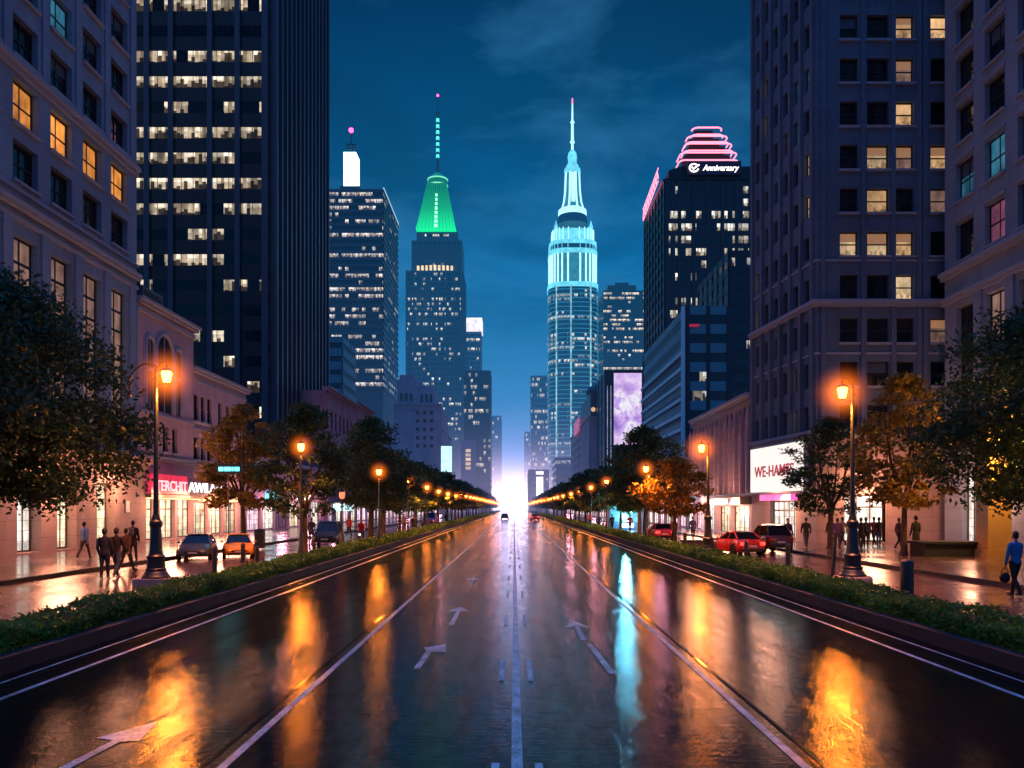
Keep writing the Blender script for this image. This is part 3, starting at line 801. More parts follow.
# slim post with red lantern
root = empty('lantern_post', 'slim dark post with small red lantern beside the cyclist', 'lamp post', (-9.35, 43.5, 0))
MB().lathe([(.11, 0), (.11, .5), (.07, .55), (.045, .8), (.04, 2.9), (.07, 2.95)], (-9.35, 43.5, 0), 12).build('pole', M['iron'], root, True)
MB().lathe([(.06, 0), (.13, .05), (.16, .32), (.1, .36)], (-9.35, 43.5, 2.95), 10).build('lantern', emit('red_lantern_glass', (1, .12, .05), 3), root, True)
MB().lathe([(.19, 0), (.1, .1), (.02, .24)], (-9.35, 43.5, 3.31), 10).build('lantern_roof', M['iron'], root, True)

# ------------------------------------------------------------------ near buildings
def pick(table, default): return lambda r, c: table.get((r, c), default)
def shopfront(root, F, u0, u1, z0, z1, depth, m, nx=3, door=True, frame='bronze', transom=.74):
    """lit shop bay: glowing interior, glazing bars, door leaf bars"""
    return F.win(root, u0, u1, z0, z1, depth, m, M[frame], nx, (transom,), .09, .06, 'shop_window')

# ---- left corner building
root = empty('corner_building', 'pale stone building at left with four amber lit windows in one row', 'building', (-25, 40, 0))
F = Fac((-25, 28), (-25, 53)); cols = [2.2 + 3.24 * i for i in range(7)]
rows = [(18.95, 20.95), (21.85, 24.05), (25.25, 27.25), (28.45, 30.45), (31.7, 33.7), (34.95, 36.95)]
rects = [(c, c + 2.1, a, b) for c in cols for a, b in rows] + [(c + .05, c + 2.05, 6.7, 16.2) for c in cols]
mb = MB(); F.wall(mb, 5.6, 38.2, rects, .45)
mb.prism([(-25.5, 28.1), (-25.5, 52.95), (-48, 52.95), (-48, 28.1)], 0, 38.1)
mb.quad((-25, 53, 0), (-48, 53, 0), (-48, 53, 38.2), (-25, 53, 38.2)); mb.quad((-48, 28, 0), (-25, 28, 0), (-25, 28, 38.2), (-48, 28, 38.2))
mb.build('wall', M['stoneL'], root)
mould(root, F, ((17.45, 17.65, .30), (17.652, 17.85, .38), (18.35, 18.5, .18), (24.35, 24.65, .16), (24.652, 24.95, .30), (16.9, 17.1, .12)), M['trim'])
for c in cols:      # flat pilasters between the window columns
    part_box(root, F, 'pilaster', M['stoneL'], c + 2.1 + .22, c + 3.24 - .22, 6.2, 16.88, .002, .12); part_box(root, F, 'pilaster', M['stoneL'], c + 2.1 + .3, c + 3.24 - .3, 24.97, 38, .002, .10)
for c in cols:
    ci = cols.index(c)
    for ri, (a, b) in enumerate(rows):
        g = M['amber'] if ri == 1 else (M['bluewin'] if (ri, ci) == (3, 4) else M['glass'])
        F.win(root, c, c + 2.1, a, b, .38, g, M['frame'], 2, (.5,), .08, .05, sill=M['trim'], blind=(.34 if (ri * 7 + ci * 3) % 5 == 1 and ri != 1 else (.0)), blindmat=M['blind'] if ri == 1 else M['slate'])
    F.win(root, c + .05, c + 2.05, 6.7, 16.2, .4, M['dimrose'] if ci != 1 else M['dim'], M['frame'], 2, (.17, .36, .55, .74, .87), .1, .09, name='tall_window')
Fb = Fac((-24.5, 28), (-24.5, 53.2))
br = [(u, u + wd, .2, 3.95) for u, wd in ((1.2, 2.0), (4.6, 2.0), (8.0, 2.0), (11.45, 2.0), (14.9, 1.9), (18.9, 2.2))]
mb = MB(); Fb.wall(mb, 0, 5.2, br, .75); mb.quad((-24.5, 53.2, 0), (-25, 53.2, 0), (-25, 53.2, 5.2), (-24.5, 53.2, 5.2))
for z in (1.15, 2.1, 3.05): pass
mb.build('base_wall', M['stoneB'], root)
for z0, z1, o in ((4.25, 4.35, .08), (5.202, 5.4, .22), (5.402, 5.62, .42), (5.622, 5.78, .58)): part_box(root, Fb, 'entrance_cornice', M['trimB'], -.1, Fb.w + o, z0, z1, -.45 if z0 > 5 else .002, o)
mb = MB(); Fb.box(mb, 0, Fb.w, 4.9, 4.95, .002, .1)
for i in range(60): Fb.box(mb, .2 + i * .42, .42 + i * .42, 4.948, 5.198, .003, .12)
mb.build('dentil_course', M['trimB'], root)
for i, (a, b, c, d) in enumerate(br): shopfront(root, Fb, a, b, c, d, .6, M['shopw'] if i in (3,) else M['shop'], 3 if i != 5 else 2)
mb = MB(); Fb.box(mb, 22.3, 22.9, 2.1, 2.95, .002, .06); mb.build('poster_case', M['frame'], root)
mb = MB(); Fb.box(mb, 22.36, 22.84, 2.16, 2.89, .061, .075); mb.build('poster', emit('lit_poster', (.8, .5, .35), .6, .7, 6), root)

def arch_pane(mb, F, u0, u1, z0, z1, o, pointed=False, n=12):
    w_ = u1 - u0; r = w_ / 2; zs = z1 - (r if not pointed else r * 1.35)
    pts = [F.p(u0, z0, o), F.p(u1, z0, o), F.p(u1, zs, o)]
    for k in range(1, n):
        t = math.pi * k / n; c, s = math.cos(t), math.sin(t)
        if pointed: s = (1 - abs(c) ** 1.5) ** .75 * 1.35
        pts.append(F.p(u0 + r + r * c, zs + r * s, o))
    pts.append(F.p(u0, zs, o)); mb.add(pts, [tuple(range(len(pts)))]); return pts
def arch_trim(mb, F, u0, u1, z0, z1, o, rad, pointed=False):
    q = MB(); pts = arch_pane(q, F, u0, u1, z0, z1, o, pointed); mb.tube([pts[0]] + pts[:0:-1] if False else [pts[1]] + pts[2:] + [pts[0]], rad, 6)

# ---- pink arcade building
root = empty('arcade_building', 'pink stucco building with triple arched window above the red sign', 'building', (-25.2, 58, 0))
F = Fac((-25.2, 53.3), (-25.2, 62.9)); o0 = 53.3
lw = [(54.8, 55.75), (57.4, 58.3), (59.0, 59.9)]
rects = [(a - o0, b - o0, 6.5, 8.3) for a, b in lw] + [(.5, 2.9, .2, 3.1), (3.3, 6.2, .2, 3.1), (6.6, 9.2, .2, 3.1)]
mb = MB(); F.wall(mb, 0, 16.2, rects, .35); mb.prism([(-25.7, 53.3), (-25.7, 62.9), (-45, 62.9), (-45, 53.3)], 0, 16.15)
mb.quad((-25.2, 62.9, 0), (-45, 62.9, 0), (-45, 62.9, 16.2), (-25.2, 62.9, 16.2)); mb.build('wall', M['stoneL2'], root)
for z0, z1, o in ((5.75, 5.95, .12), (5.952, 6.08, .2), (8.95, 9.1, .12), (15.7, 16.0, .16), (16.202, 16.42, .34), (16.422, 16.62, .55)): part_box(root, F, 'cornice', M['trim'], 0, F.w + (.3 if z0 > 16 else 0), z0, z1, .002 if z0 < 16.1 else -.4, o)
part_box(root, F, 'corner_strip', M['trim'], 0, .18, 6.1, 15.68, .002, .1)
for a, b in lw: F.win(root, a - o0, b - o0, 6.5, 8.3, .28, M['glass'], M['frame'], 1, (.5,), .06, sill=M['trim'])
for (a, b, z1) in ((54.7, 55.9, 14.3), (56.25, 58.95, 14.9), (59.3, 60.5, 14.3)):
    mb = MB(); arch_pane(mb, F, a - o0, b - o0, 9.3, z1, .012); w_ = mb.build('arched_window', M['glass'], root)
    mb = MB(); arch_trim(mb, F, a - o0, b - o0, 9.3, z1, .04, .15); arch_trim(mb, F, a - o0 - .25, b - o0 + .25, 9.3, z1 + .25, .03, .07)
    F.box(mb, a - o0 + .1, b - o0 - .1, 11.9, 12.15, .014, .07); F.box(mb, (a + b) / 2 - o0 - .035, (a + b) / 2 - o0 + .035, 9.35, z1 - .1, .014, .05)
    mb.build('surround', M['trim'], root, True)
for (a, b, c, d) in rects[3:]: shopfront(root, F, a, b, c, d, .34, M['shop'], 3)
mb = MB(); F.box(mb, .1, F.w, 3.14, 3.36, .002, 1.0); mb.build('canopy', M['bronze'], root)
mb = MB(); F.box(mb, .3, F.w - .1, 3.05, 3.135, .3, .55); mb.build('canopy_light', M['orangestrip'], root)

root = empty('side_building', 'lower pink building with slim paired windows beyond the arcade building', 'building', (-25.4, 69, 0))
F = Fac((-25.4, 62.95), (-25.4, 75.8)); o0 = 62.95
ws = [(63.35, 64.5), (64.9, 65.8), (66.25, 67.2), (68.7, 69.6), (70.6, 71.5), (73, 73.9)]
rects = [(a - o0, b - o0, 9.4, 11.5) for a, b in ws] + [(a - o0, b - o0, 6.3, 8.1) for a, b in ws] + [(.5, 3.4, .2, 2.9), (3.9, 6.8, .2, 2.9), (7.4, 10.4, .2, 2.9)]
mb = MB(); F.wall(mb, 0, 13.2, rects, .3); mb.prism([(-25.8, 62.95), (-25.8, 75.8), (-45, 75.8), (-45, 62.95)], 0, 13.15); mb.build('wall', M['stoneL2'], root)
for z0, z1, o in ((5.75, 5.95, .12), (8.7, 8.82, .1), (12.5, 12.7, .1), (13.202, 13.4, .3), (13.402, 13.6, .5)): part_box(root, F, 'cornice', M['trim'], 0, F.w + (.3 if z0 > 13 else 0), z0, z1, .002 if z0 < 13 else -.3, o)
for (a, b, c, d) in rects[:12]: F.win(root, a, b, c, d, .24, M['glass'], M['frame'], 1, (.5,), .06, sill=M['trim'])
for (a, b, c, d) in rects[12:]: shopfront(root, F, a, b, c, d, .28, M['shop'], 3)
mb = MB(); F.box(mb, 1.5, 12.0, 2.95, 3.35, .002, .35); mb.build('fascia', M['orangestrip'], root)
# rooftop plant on the arcade roof
root = empty('roof_unit', 'grey air handling unit on the roof of the pink building', 'roof unit', (-26.5, 57.5, 16.2))
mb = MB(); mb.box(-27.4, -25.9, 55.8, 59, 16.22, 18.0); mb.build('casing', M['slate'], root)
mb = MB()
for k in range(7): mb.box(-25.898, -25.84, 56.1, 58.7, 16.45 + k * .2, 16.55 + k * .2)
mb.build('louvre', M['frame'], root)

# ---- red and white shop sign
F = Fac((-24.2, 53.4), (-24.2, 67.6))
root = empty('shop_sign', 'long shop sign, red left half and white letters on the right', 'shop sign', (-24.2, 60, 3.3))
mb = MB(); F.box(mb, 0, 5.9, 3.42, 4.75, -.25, 0); mb.build('red_panel', M['redsign'], root)
mb = MB(); F.box(mb, 5.91, 14.2, 3.42, 4.72, -.25, -.01); mb.build('dark_panel', M['purplepanel'], root)
lettering(F, root, 'ITERCHIT', .35, 3.62, .03, 1.0, M['pinktxt'], width=5.4)
lettering(F, root, 'AWILA\u2219%', 6.05, 3.60, .03, 1.05, M['white'], width=6.9)
mb = MB()
for u in (1, 5, 9, 13): F.box(mb, u, u + .12, 3.6, 3.7, -1.2 if u < 9 else -1.35, -.26)
mb.build('bracket', M['frame'], root)

# ---- generic shop terraces and classical blocks along the avenue
def block(name, label, side, x, y0, y1, z1, wallm, shopm, floors, bay=4.0, winm=None, group=None, cornice=.5, litf=.15, seed=1, signs=()):
    """a street block with lit shop bays below and rows of windows above"""
    rr = random.Random(seed)
    s = -1 if side == 'left' else 1
    X = x * s
    F = Fac((X, y0), (X, y1)) if s < 0 else Fac((X, y1), (X, y0))
    root = empty(name, label, 'building', (X, (y0 + y1) / 2, 0), 0, group)
    n = max(1, int((y1 - y0) / bay)); bw = (y1 - y0) / n
    far = y0 > 150
    if far: n = max(1, int((y1 - y0) / 9)); bw = (y1 - y0) / n
    sh = [(i * bw + .08 * bw, (i + 1) * bw - .08 * bw, .2, 3.2) for i in range(n)]
    up = []
    fl = [(4.9 + k * (z1 - 5.6) / max(1, floors), 4.9 + k * (z1 - 5.6) / max(1, floors) + (z1 - 5.6) / max(1, floors) * .6) for k in range(floors)]
    nw = min(max(n * 2, 2), 98 // max(1, floors)); ww = (y1 - y0) / nw
    for a, b in fl:
        for i in range(nw): up.append((i * ww + ww * .28, (i + 1) * ww - ww * .28, a, b))
    mb = MB(); F.wall(mb, 0, z1, sh + up, .3)
    xb = X + s * .5
    mb.prism([(xb, y0 + .3), (xb, y1), (X + s * 20, y1), (X + s * 20, y0 + .3)][::(-1 if s > 0 else 1)], 0, z1 - .02)
    mb.quad((X, y0, 0), (X + s * 20, y0, 0), (X + s * 20, y0, z1), (X, y0, z1))
    mb.build('wall', wallm, root)
    for z0, zz, o in ((4.1, 4.3, .15), (z1 - .7, z1 - .55, .12), (z1 + .002, z1 + .25, .3), (z1 + .252, z1 + .5, cornice)): part_box(root, F, 'cornice', M['trim'], -.02, F.w + .02, z0, zz, .002 if z0 < z1 else -.4, o)
    for i, q in enumerate(sh): F.win(root, *q, .25, shopm[(i + seed) % len(shopm)], M['bronze'], 2 if far else 3, (.76,), .08, .06, 'shop_window')
    for q in up:
        g = M['warm'] if rr.random() < litf else M['glass']
        F.win(root, *q, .2, g, M['frame'], 1, (.5,), .06, .05)
    for u, wd, m_ in signs:
        mb = MB(); F.box(mb, u, u + wd, 3.35, 4.0, .02, .3); mb.build('fascia_sign', m_, root)
    return root
SH, SW, SP = M['shop'], M['shopw'], M['shopp']
block('shop_terrace', 'low pink shop terrace behind the forked dark tree at left', 'left', 25.5, 76, 110, 7.0, M['stoneL2'], [SW, M['stoneL2'], SH, SP], 1, 4.3, seed=3, signs=((6, 5, M['cyan']), (18, 6, M['white'])))
block('cornice_building', 'mauve cornice building below the small teal tower', 'left', 26, 110.1, 132, 18.6, M['lilac2'], [SP, SW], 3, 4.4, seed=4, litf=.02, cornice=.9)
block('cornice_building', 'mauve building just beyond the cornice building, slightly taller', 'left', 26, 132.1, 146, 19.3, M['lilac2'], [SP], 4, 4.6, seed=5, litf=.02, cornice=.8)
block('shop_terrace', 'bright pink lit shops behind the middle trees of the left row', 'left', 26, 146.2, 215, 8, M['lilac'], [SP, SW, SP], 1, 5, seed=6, litf=.4)
block('shop_terrace', 'hazy lit shops just before the tall mauve block at left', 'left', 26, 215.2, 281, 8, M['lilac'], [SP, SW], 1, 5, seed=7, litf=.4)
block('shop_terrace', 'lit shops behind the small trees of the right row past the gothic facade', 'right', 19.5, 86, 130, 7.5, M['lilac'], [SW, SP, SW], 1, 4.4, seed=8, litf=.3, signs=((8, 6, M['cyanpanel']), (24, 7, M['magenta'])))
block('shop_terrace', 'pink lit shops in the hazy middle of the right side', 'right', 20, 130.2, 205, 8, M['lilac'], [SP, SW], 1, 5, seed=9, litf=.4)
block('shop_terrace', 'hazy shops near the far end of the right side', 'right', 20.5, 205.2, 330, 8, M['lilac'], [SP, SW], 1, 5, seed=10, litf=.4)
root = block('mauve_block', 'mauve stone block with rows of small windows above the left trees', 'left', 26, 282, 330, 30, M['lilac'], [SP], 7, 6, seed=12, litf=.25)

# ---- right hand stone building and its golden portico
root = empty('stone_building', 'grey stone building at right edge with tall windows and heavy cornice', 'building', (28, 40, 0))
F = Fac((28, 52), (28, 26)); cols = [1.3 + 3.12 * i for i in range(8)]
rows = [(17.95, 20.35), (21.75, 24.15), (25.35, 27.6), (28.55, 30.7), (31.6, 33.8), (34.8, 37.0)]
gb = [(2.0, 3.4, .2, 4.4), (8.3, 9.7, .2, 4.6), (10.3, 12.3, .2, 4.6), (13.4, 16.2, .2, 4.6), (17.2, 20, .2, 4.6)]
rects = [(c, c + 1.95, a, b) for c in cols for a, b in rows] + [(c + .05, c + 1.9, 6.2, 15.1) for c in cols] + gb
mb = MB(); F.wall(mb, 0, 38.4, rects, .42); mb.prism([(28.5, 26), (48, 26), (48, 51.9), (28.5, 51.9)], 0, 38.3)
mb.build('wall', M['stoneR1'], root)
mould(root, F, ((15.5, 15.75, .16), (15.752, 15.95, .26), (17.1, 17.35, .26), (17.352, 17.6, .42), (5.3, 5.6, .2)), M['trim'], .06)
for c in cols:
    if c + 3.12 < F.w: part_box(root, F, 'pilaster', M['stoneR1'], c + 1.95 + .22, c + 3.12 - .22, 5.62, 15.48, .002, .14)
    for a, b in rows[:5]: part_box(root, F, 'lintel', M['trim'], c - .08, c + 2.03, b + .12, b + .28, .002, .09)
for ci, c in enumerate(cols):
    for ri, (a, b) in enumerate(rows):
        g = M['pinkwin'] if (ri, ci) == (0, 1) else (M['bluewin'] if (ri, ci) in ((1, 0), (1, 1)) else M['glass'])
        F.win(root, c, c + 1.95, a, b, .36, g, M['frame'], 2, (.5,), .08, .05, sill=M['trim'], blind=.4 if (ri + ci * 2) % 4 == 1 else 0, blindmat=M['slate'])
    F.win(root, c + .05, c + 1.9, 6.2, 15.1, .38, M['dim'] if ci in (1, 2) else M['glass'], M['frame'], 2, (.2, .42, .64, .84), .1, .08, name='tall_window')
for i, q in enumerate(gb): F.win(root, *q, .4, M['shopw'] if i == 0 else M['gold'], M['bronze'], 2, (.8,), .1, .08, 'shop_window')
root = empty('portico', 'golden lit portico with square pillars at the right edge', 'portico', (22.8, 35, .12))
for y in (37.3, 33.2, 29.1):
    mb = MB(); mb.box(22.1, 23.2, y, y + 1.0, .12, 7.0); mb.box(22.0, 23.3, y - .1, y + 1.1, .12, .5); mb.box(22.02, 23.28, y - .08, y + 1.08, 6.6, 7.0); mb.build('pillar', M['goldstone'], root)
mb = MB(); mb.box(21.9, 27.98, 28.6, 38.5, 7.02, 8.1); mb.box(21.6, 27.98, 28.3, 38.8, 8.102, 8.5); mb.build('entablature', M['goldstone'], root)
for y in (35.6, 31.5):
    l = MB(); l.box(24.2, 24.6, y, y + .4, 6.93, 7.015); l.build('downlight', emit('golden_downlight', (1, .55, .14), 12), root); point((22.5, y + .6, 5.4), 2200, (1, .46, .08), .25, root)  # unseen point light added apart from each downlight to gild the pillars
mb = MB(); mb.box(19.6, 22.4, 38.2, 39.6, .12, .72); mb.box(19.5, 22.5, 38.1, 39.7, .722, .84)
tag(mb.build('stone_planter', M['kerb'], loc=(21, 39, .12)), 'low grey stone planter box beside the golden pillar', 'planter')

# ---- right tower
root = empty('apartment_tower', 'tall dark stone tower at right with scattered warm lit windows', 'tower', (24, 57, 0))
Ff = Fac((20, 53), (30.5, 53)); Fs = Fac((18.9, 63.5), (20, 53))
rowz = [(33.5 - 2.87 * k, 35.1 - 2.87 * k) for k in range(-4, 10)]
fc = [(1.6, 2.8), (3.4, 4.85), (5.3, 6.5), (7.6, 8.9)]
doorf = [(1.9, 4.6, .2, 3.3)]
rects = [(a, b, c, d) for a, b in fc for c, d in rowz if c > 7.6] + doorf
mb = MB(); Ff.wall(mb, 7.25, 48, rects, .35); mq = MB(); Ff.wall(mq, 0, 7.25, doorf, .35)
sc_ = [.75 + 1.62 * i for i in range(6)]
srects = [(a, a + 1.05, c, d) for a in sc_ for c, d in rowz if c > 7.6] + [(3.4, 7.6, .2, 2.95)]
Fs.wall(mb, 7.25, 48, srects, .35); Fs.wall(mq, 0, 7.25, srects[-1:], .35); mq.build('base_wall', M['stoneB'], root)  # warmer stone copy paints the street-level light on the tower base
mb.prism([(20.5, 53.5), (30.5, 53.5), (30.5, 63.5), (19.4, 63.5)], 0, 47.9)
mb.build('wall', M['stoneR'], root)
for z0, z1, o in ((15.75, 15.95, .18), (15.952, 16.2, .34), (18.75, 18.9, .1), (7.15, 7.35, .16), (7.352, 7.6, .3), (12.6, 12.75, .08)):
    part_box(root, Ff, 'cornice', M['trim'], -o, Ff.w, z0, z1, .002, o); part_box(root, Fs, 'cornice', M['trim'], -.05, Fs.w, z0, z1, .002, o)
for a in [.12] + [s_ + 1.05 + .1 for s_ in sc_]:
    part_box(root, Fs, 'pilaster', M['stoneR'], a, a + .38, 7.62, 15.73, .002, .24); part_box(root, Fs, 'pilaster', M['stoneR'], a, a + .36, 16.22, 47.8, .002, .2)
for a in (.3, 2.95, 4.95, 6.65, 7.05, 9.1): part_box(root, Ff, 'pilaster', M['stoneR'], a, a + .32, 7.62, 15.73, .002, .16); part_box(root, Ff, 'pilaster', M['stoneR'], a, a + .30, 16.22, 47.8, .002, .13)
LIT = {(4, 2): 'warm', (4, 3): 'warm', (5, 2): 'dim', (6, 2): 'warm', (7, 1): 'cream', (7, 2): 'dim', (7, 3): 'warm', (8, 1): 'warm', (8, 3): 'dim', (9, 0): 'cream', (9, 1): 'cream', (9, 2): 'warm', (10, 2): 'cream', (11, 3): 'dim', (2, 1): 'warm', (1, 3): 'warm'}
for r_, (c, d) in enumerate(rowz):
    if c <= 7.6: continue
    for k, (a, b) in enumerate(fc):
        Ff.win(root, a, b, c, d, .3, M[LIT.get((r_, k), 'glass')], M['frame'], 1, (.5,), .07, .05, sill=M['trim'], blind=(.3, .48, .0, .38)[(r_ * 3 + k * 2) % 4] if (r_, k) in LIT else (.45 if (r_ * 3 + k) % 5 == 2 else 0), blindmat=M['blind'] if (r_, k) in LIT else M['slate'])
    for k, a in enumerate(sc_):
        hh = (r_ * 31 + k * 17) % 23
        g = 'warm' if hh in (3, 11) else ('dim' if hh == 7 else ('bluewin' if abs((r_ - 6) - (5 - k) * .6 + 1) < .7 else 'glass'))  # diagonal bluewin run paints a bluish reflection as window glow
        Fs.win(root, a, a + 1.05, c, d, .3, M[g], M['frame'], 1, (.5,), .06, .045)
shopfront(root, Ff, *doorf[0], .34, M['shopw'], 3)
shopfront(root, Fs, 3.4, 7.6, .2, 2.95, .34, M['shopw'], 5)
mb = MB(); Fs.box(mb, 2.6, 7.9, 2.98, 3.42, .02, .5); mb.build('entrance_sign', M['magenta'], root)
root = empty('billboard', 'bright white billboard with red letters on the right tower', 'billboard', (20.2, 58.5, 3.6))
mb = MB(); Fs.box(mb, 1.1, 10.2, 3.5, 7.05, .34, .6); mb.build('frame', M['trim'], root)
mb = MB(); Fs.box(mb, 1.25, 10.05, 3.62, 6.93, .602, .65); mb.build('screen', M['bill'], root)
lettering(Fs, root, 'WE-HAMES', 2.1, 4.72, .67, 1.15, M['redtxt'], width=6.6)

# ---- gothic facade
root = empty('gothic_facade_building', 'pink terracotta building with gothic ribs and arched openings', 'building', (19, 74, 0))
F = Fac((19, 85), (18.95, 63.7))
sm = [(.7 + 1.3 * i, 1.3 + 1.3 * i, 9.75, 10.65) for i in range(16)]
tl = [(.65 + 1.74 * i, 1.55 + 1.74 * i, 3.9, 8.6) for i in range(12)]
sg = [(.8, 4.0, .2, 3.0), (5, 9, .2, 3.0), (10.5, 14.5, .2, 2.6), (15.2, 20.6, .2, 2.6)]
mb = MB(); F.wall(mb, 0, 11.2, sm + tl + sg, .3); mb.prism([(19.5, 63.8), (38, 63.8), (38, 85), (19.5, 85)], 0, 11.15)
mb.quad((19, 85, 0), (38, 85, 0), (38, 85, 11.2), (19, 85, 11.2)); mb.build('wall', M['stoneG'], root)
for z0, z1, o in ((9.3, 9.45, .2), (10.95, 11.1, .15), (11.202, 11.4, .3), (11.402, 11.65, .5), (3.4, 3.6, .2)): part_box(root, F, 'cornice', M['trim'], -.05, F.w, z0, z1, .002 if z0 < 11.15 else -.3, o)
for i in range(13):
    u = .1 + 1.74 * i; mb = MB()
    F.box(mb, u, u + .26, 3.62, 9.28, .002, .46); F.box(mb, u + .05, u + .2, 9.2, 9.95, .1, .44)
    mb.lathe([(.16, 0), (.12, .2), (.02, .65)], F.p(u + .13, 9.9, .28), 6); mb.build('rib', M['stoneG'], root)
    if i < 12:
        mb = MB(); arch_trim(mb, F, u + .32, u + 1.68, 5.5, 8.95, .08, .10, True); F.box(mb, u + .94, u + 1.03, 3.9, 8.9, -.1, .1)
        mb.tube([F.p(u + .98 + .28 * math.cos(t * .5236), 8.95 + .22 * math.sin(t * .5236), .10) for t in range(13)], .06, 5); mb.build('tracery', M['stoneG'], root)
for q in tl: F.win(root, *q, .22, M['glass'] if q[0] < 15 else M['dim'], M['frame'], 1, (.33, .66), .05, .05, name='lancet_window')
for q in sm:
    mb = MB(); arch_pane(mb, F, q[0] + .02, q[1] - .02, q[2], q[3], -.2); mb.build('arched_window', M['glass'], root)
for i, q in enumerate(sg): shopfront(root, F, *q, .4, [SP, SW, M['shop'], M['shop']][i], 4)
mb = MB(); F.box(mb, 9.9, 21.1, 2.7, 3.3, .02, .9); mb.build('awning', M['navy'], root)
mb = MB(); F.box(mb, 11, 17.5, 2.75, 3.2, .902, .98); mb.build('fascia_sign', M['pinktxt'], root)

# unseen fill lights added before the shops to wash plaza and walls
def rootof(n): return [o for o in bpy.data.objects if o.name.startswith(n)][0]
ROSE_FILL = (1, .40, .22)
for n_, pts_ in (('corner_building', [(-23.6, 34, 3.9), (-23.6, 41.8, 3.9), (-23.6, 48.5, 3.9)]), ('arcade_building', [(-23.6, 55.2, 2.9), (-23.6, 60, 2.9)]), ('side_building', [(-23.9, 66, 2.7), (-23.9, 72, 2.7)]),
                 ('apartment_tower', [(23.2, 52, 3.6), (18.3, 57.5, 2.7)]), ('gothic_facade_building', [(17.6, 67, 2.5), (17.8, 73, 2.6), (17.8, 80, 2.6)]), ('stone_building', [(27, 46, 3.6)])):
    for p_ in pts_: point(p_, 1000 if n_ == 'apartment_tower' else 1000, ROSE_FILL, 1.0, rootof(n_))
for o_ in [o for o in bpy.data.objects if o.name.startswith('shop_terrace')]:
    sx_ = 1 if o_.location.x > 0 else -1; y_ = o_.location.y
    for k_ in (-12, 0, 12): point((o_.location.x - sx_ * 2.0, y_ + k_, 2.8), 420, (1, .36, .50), .4, o_)

# ------------------------------------------------------------------ towers
BAND = {}
def tower(name, label, x0, x1, y0, y1, z1, floor, zmin, side, wall, win, bayF=6, bayS=6, span=.35, pier=.5, pout=.3, sout=.15, sidewin=None, cat='tower', sidefin=None, spanm=None, finm=None, group=None, maxwin=98):
    root = empty(name, label, cat, ((x0 + x1) / 2, (y0 + y1) / 2, 0), 0, group)
    mb = MB(); mb.prism([(x0, y0), (x1, y0), (x1, y1), (x0, y1)], 0, z1)
    faces = [(Fac((x0, y0), (x1, y0)), bayF, win)]
    if side == '+': faces.append((Fac((x1, y0), (x1, y1)), bayS, sidewin or win))
    if side == '-': faces.append((Fac((x0, y1), (x0, y0)), bayS, sidewin or win))
    n = int((z1 - zmin - floor * .4) / floor)
    n = min(n, maxwin // len(faces))
    top = z1 - floor * .35
    sp = MB()
    for F, bay, wm in faces:
        if wm is None: continue
        h = floor * (1 - span)
        for k in range(n):
            zt = top - k * floor
            key = (round(F.w, 2), round(h, 2))
            if key not in BAND: BAND[key] = MB().quad((0, 0, 0), (F.w, 0, 0), (F.w, 0, h), (0, 0, h)).mesh('ribbon_window', wm)
            inst('ribbon_window', BAND[key], root, F.p(0, zt - h, .03), F.rz, wm)
            F.box(sp, -sout if F is not faces[0][0] else 0, F.w + (sout if F is faces[0][0] and side == '+' else 0), zt - floor, zt - h, .0, sout)
        F.box(sp, 0, F.w, top, z1 + .3, 0, sout)
    sp.build('spandrel', spanm or wall, root)
    mb.build('wall', wall, root)
    pm = MB()
    for F, bay, wm in faces:
        if sidefin and F is not faces[0][0]: continue
        nb = max(1, round(F.w / bay)); bw = F.w / nb
        if pier:
            for i in range(nb + 1): F.box(pm, min(max(0, i * bw - pier / 2), F.w - pier), min(max(pier, i * bw + pier / 2), F.w), zmin, z1 + .32, .0, pout)
    if pier and pm.v: pm.build('pier', finm or wall, root)
    if sidefin:
        pm = MB(); F = faces[1][0]; nb, fw, fo = sidefin; bw = F.w / nb
        for i in range(nb): F.box(pm, i * bw + bw * .5 - fw / 2, i * bw + bw * .5 + fw / 2, zmin, z1 + .2, 0, fo)
        pm.build('fin', finm or M['fin'], root)
    return root
OFF = ribbon('office_white_lights', 1.45, .72, (1, .70, .40), (1, .86, .66), 1.15, (.008, .013, .02), .1, kmin=.15)
OFF2 = ribbon('office_cool_lights', 1.4, .7, (1, .66, .46), (.9, .85, .8), 1.0, (.03, .075, .11), .18, kmin=.2)
OFFD = ribbon('office_sparse_lights', 1.3, .26, (1, .70, .40), (.9, .9, .8), 1.1, (.012, .045, .07), .2, kmin=.3)
OFFB = ribbon('office_blue_lights', 1.1, .22, (.7, .8, .8), (1, .8, .6), .7, (.014, .06, .085), .18, kmin=.3)
OFFN = ribbon('office_cell_lights', 1.3, .62, (1, .72, .42), (1, .85, .65), 1.2, (.010, .014, .03), .2, kmin=.35)
OFFS = ribbon('office_side_lights', 2.5, .25, (.6, .8, .9), (.9, .8, .7), .5, (.05, .12, .17), .2)
OFFR = ribbon('office_rare_lights', 1.1, .10, (1, .70, .40), (.9, .9, .8), .8, (.012, .045, .07), .2, kmin=.1)
NONE = glass_dark('tower_glass', (.012, .035, .05), .14)
NONEB = glass_dark('tower_glass_teal', (.03, .15, .20), .4, .25)

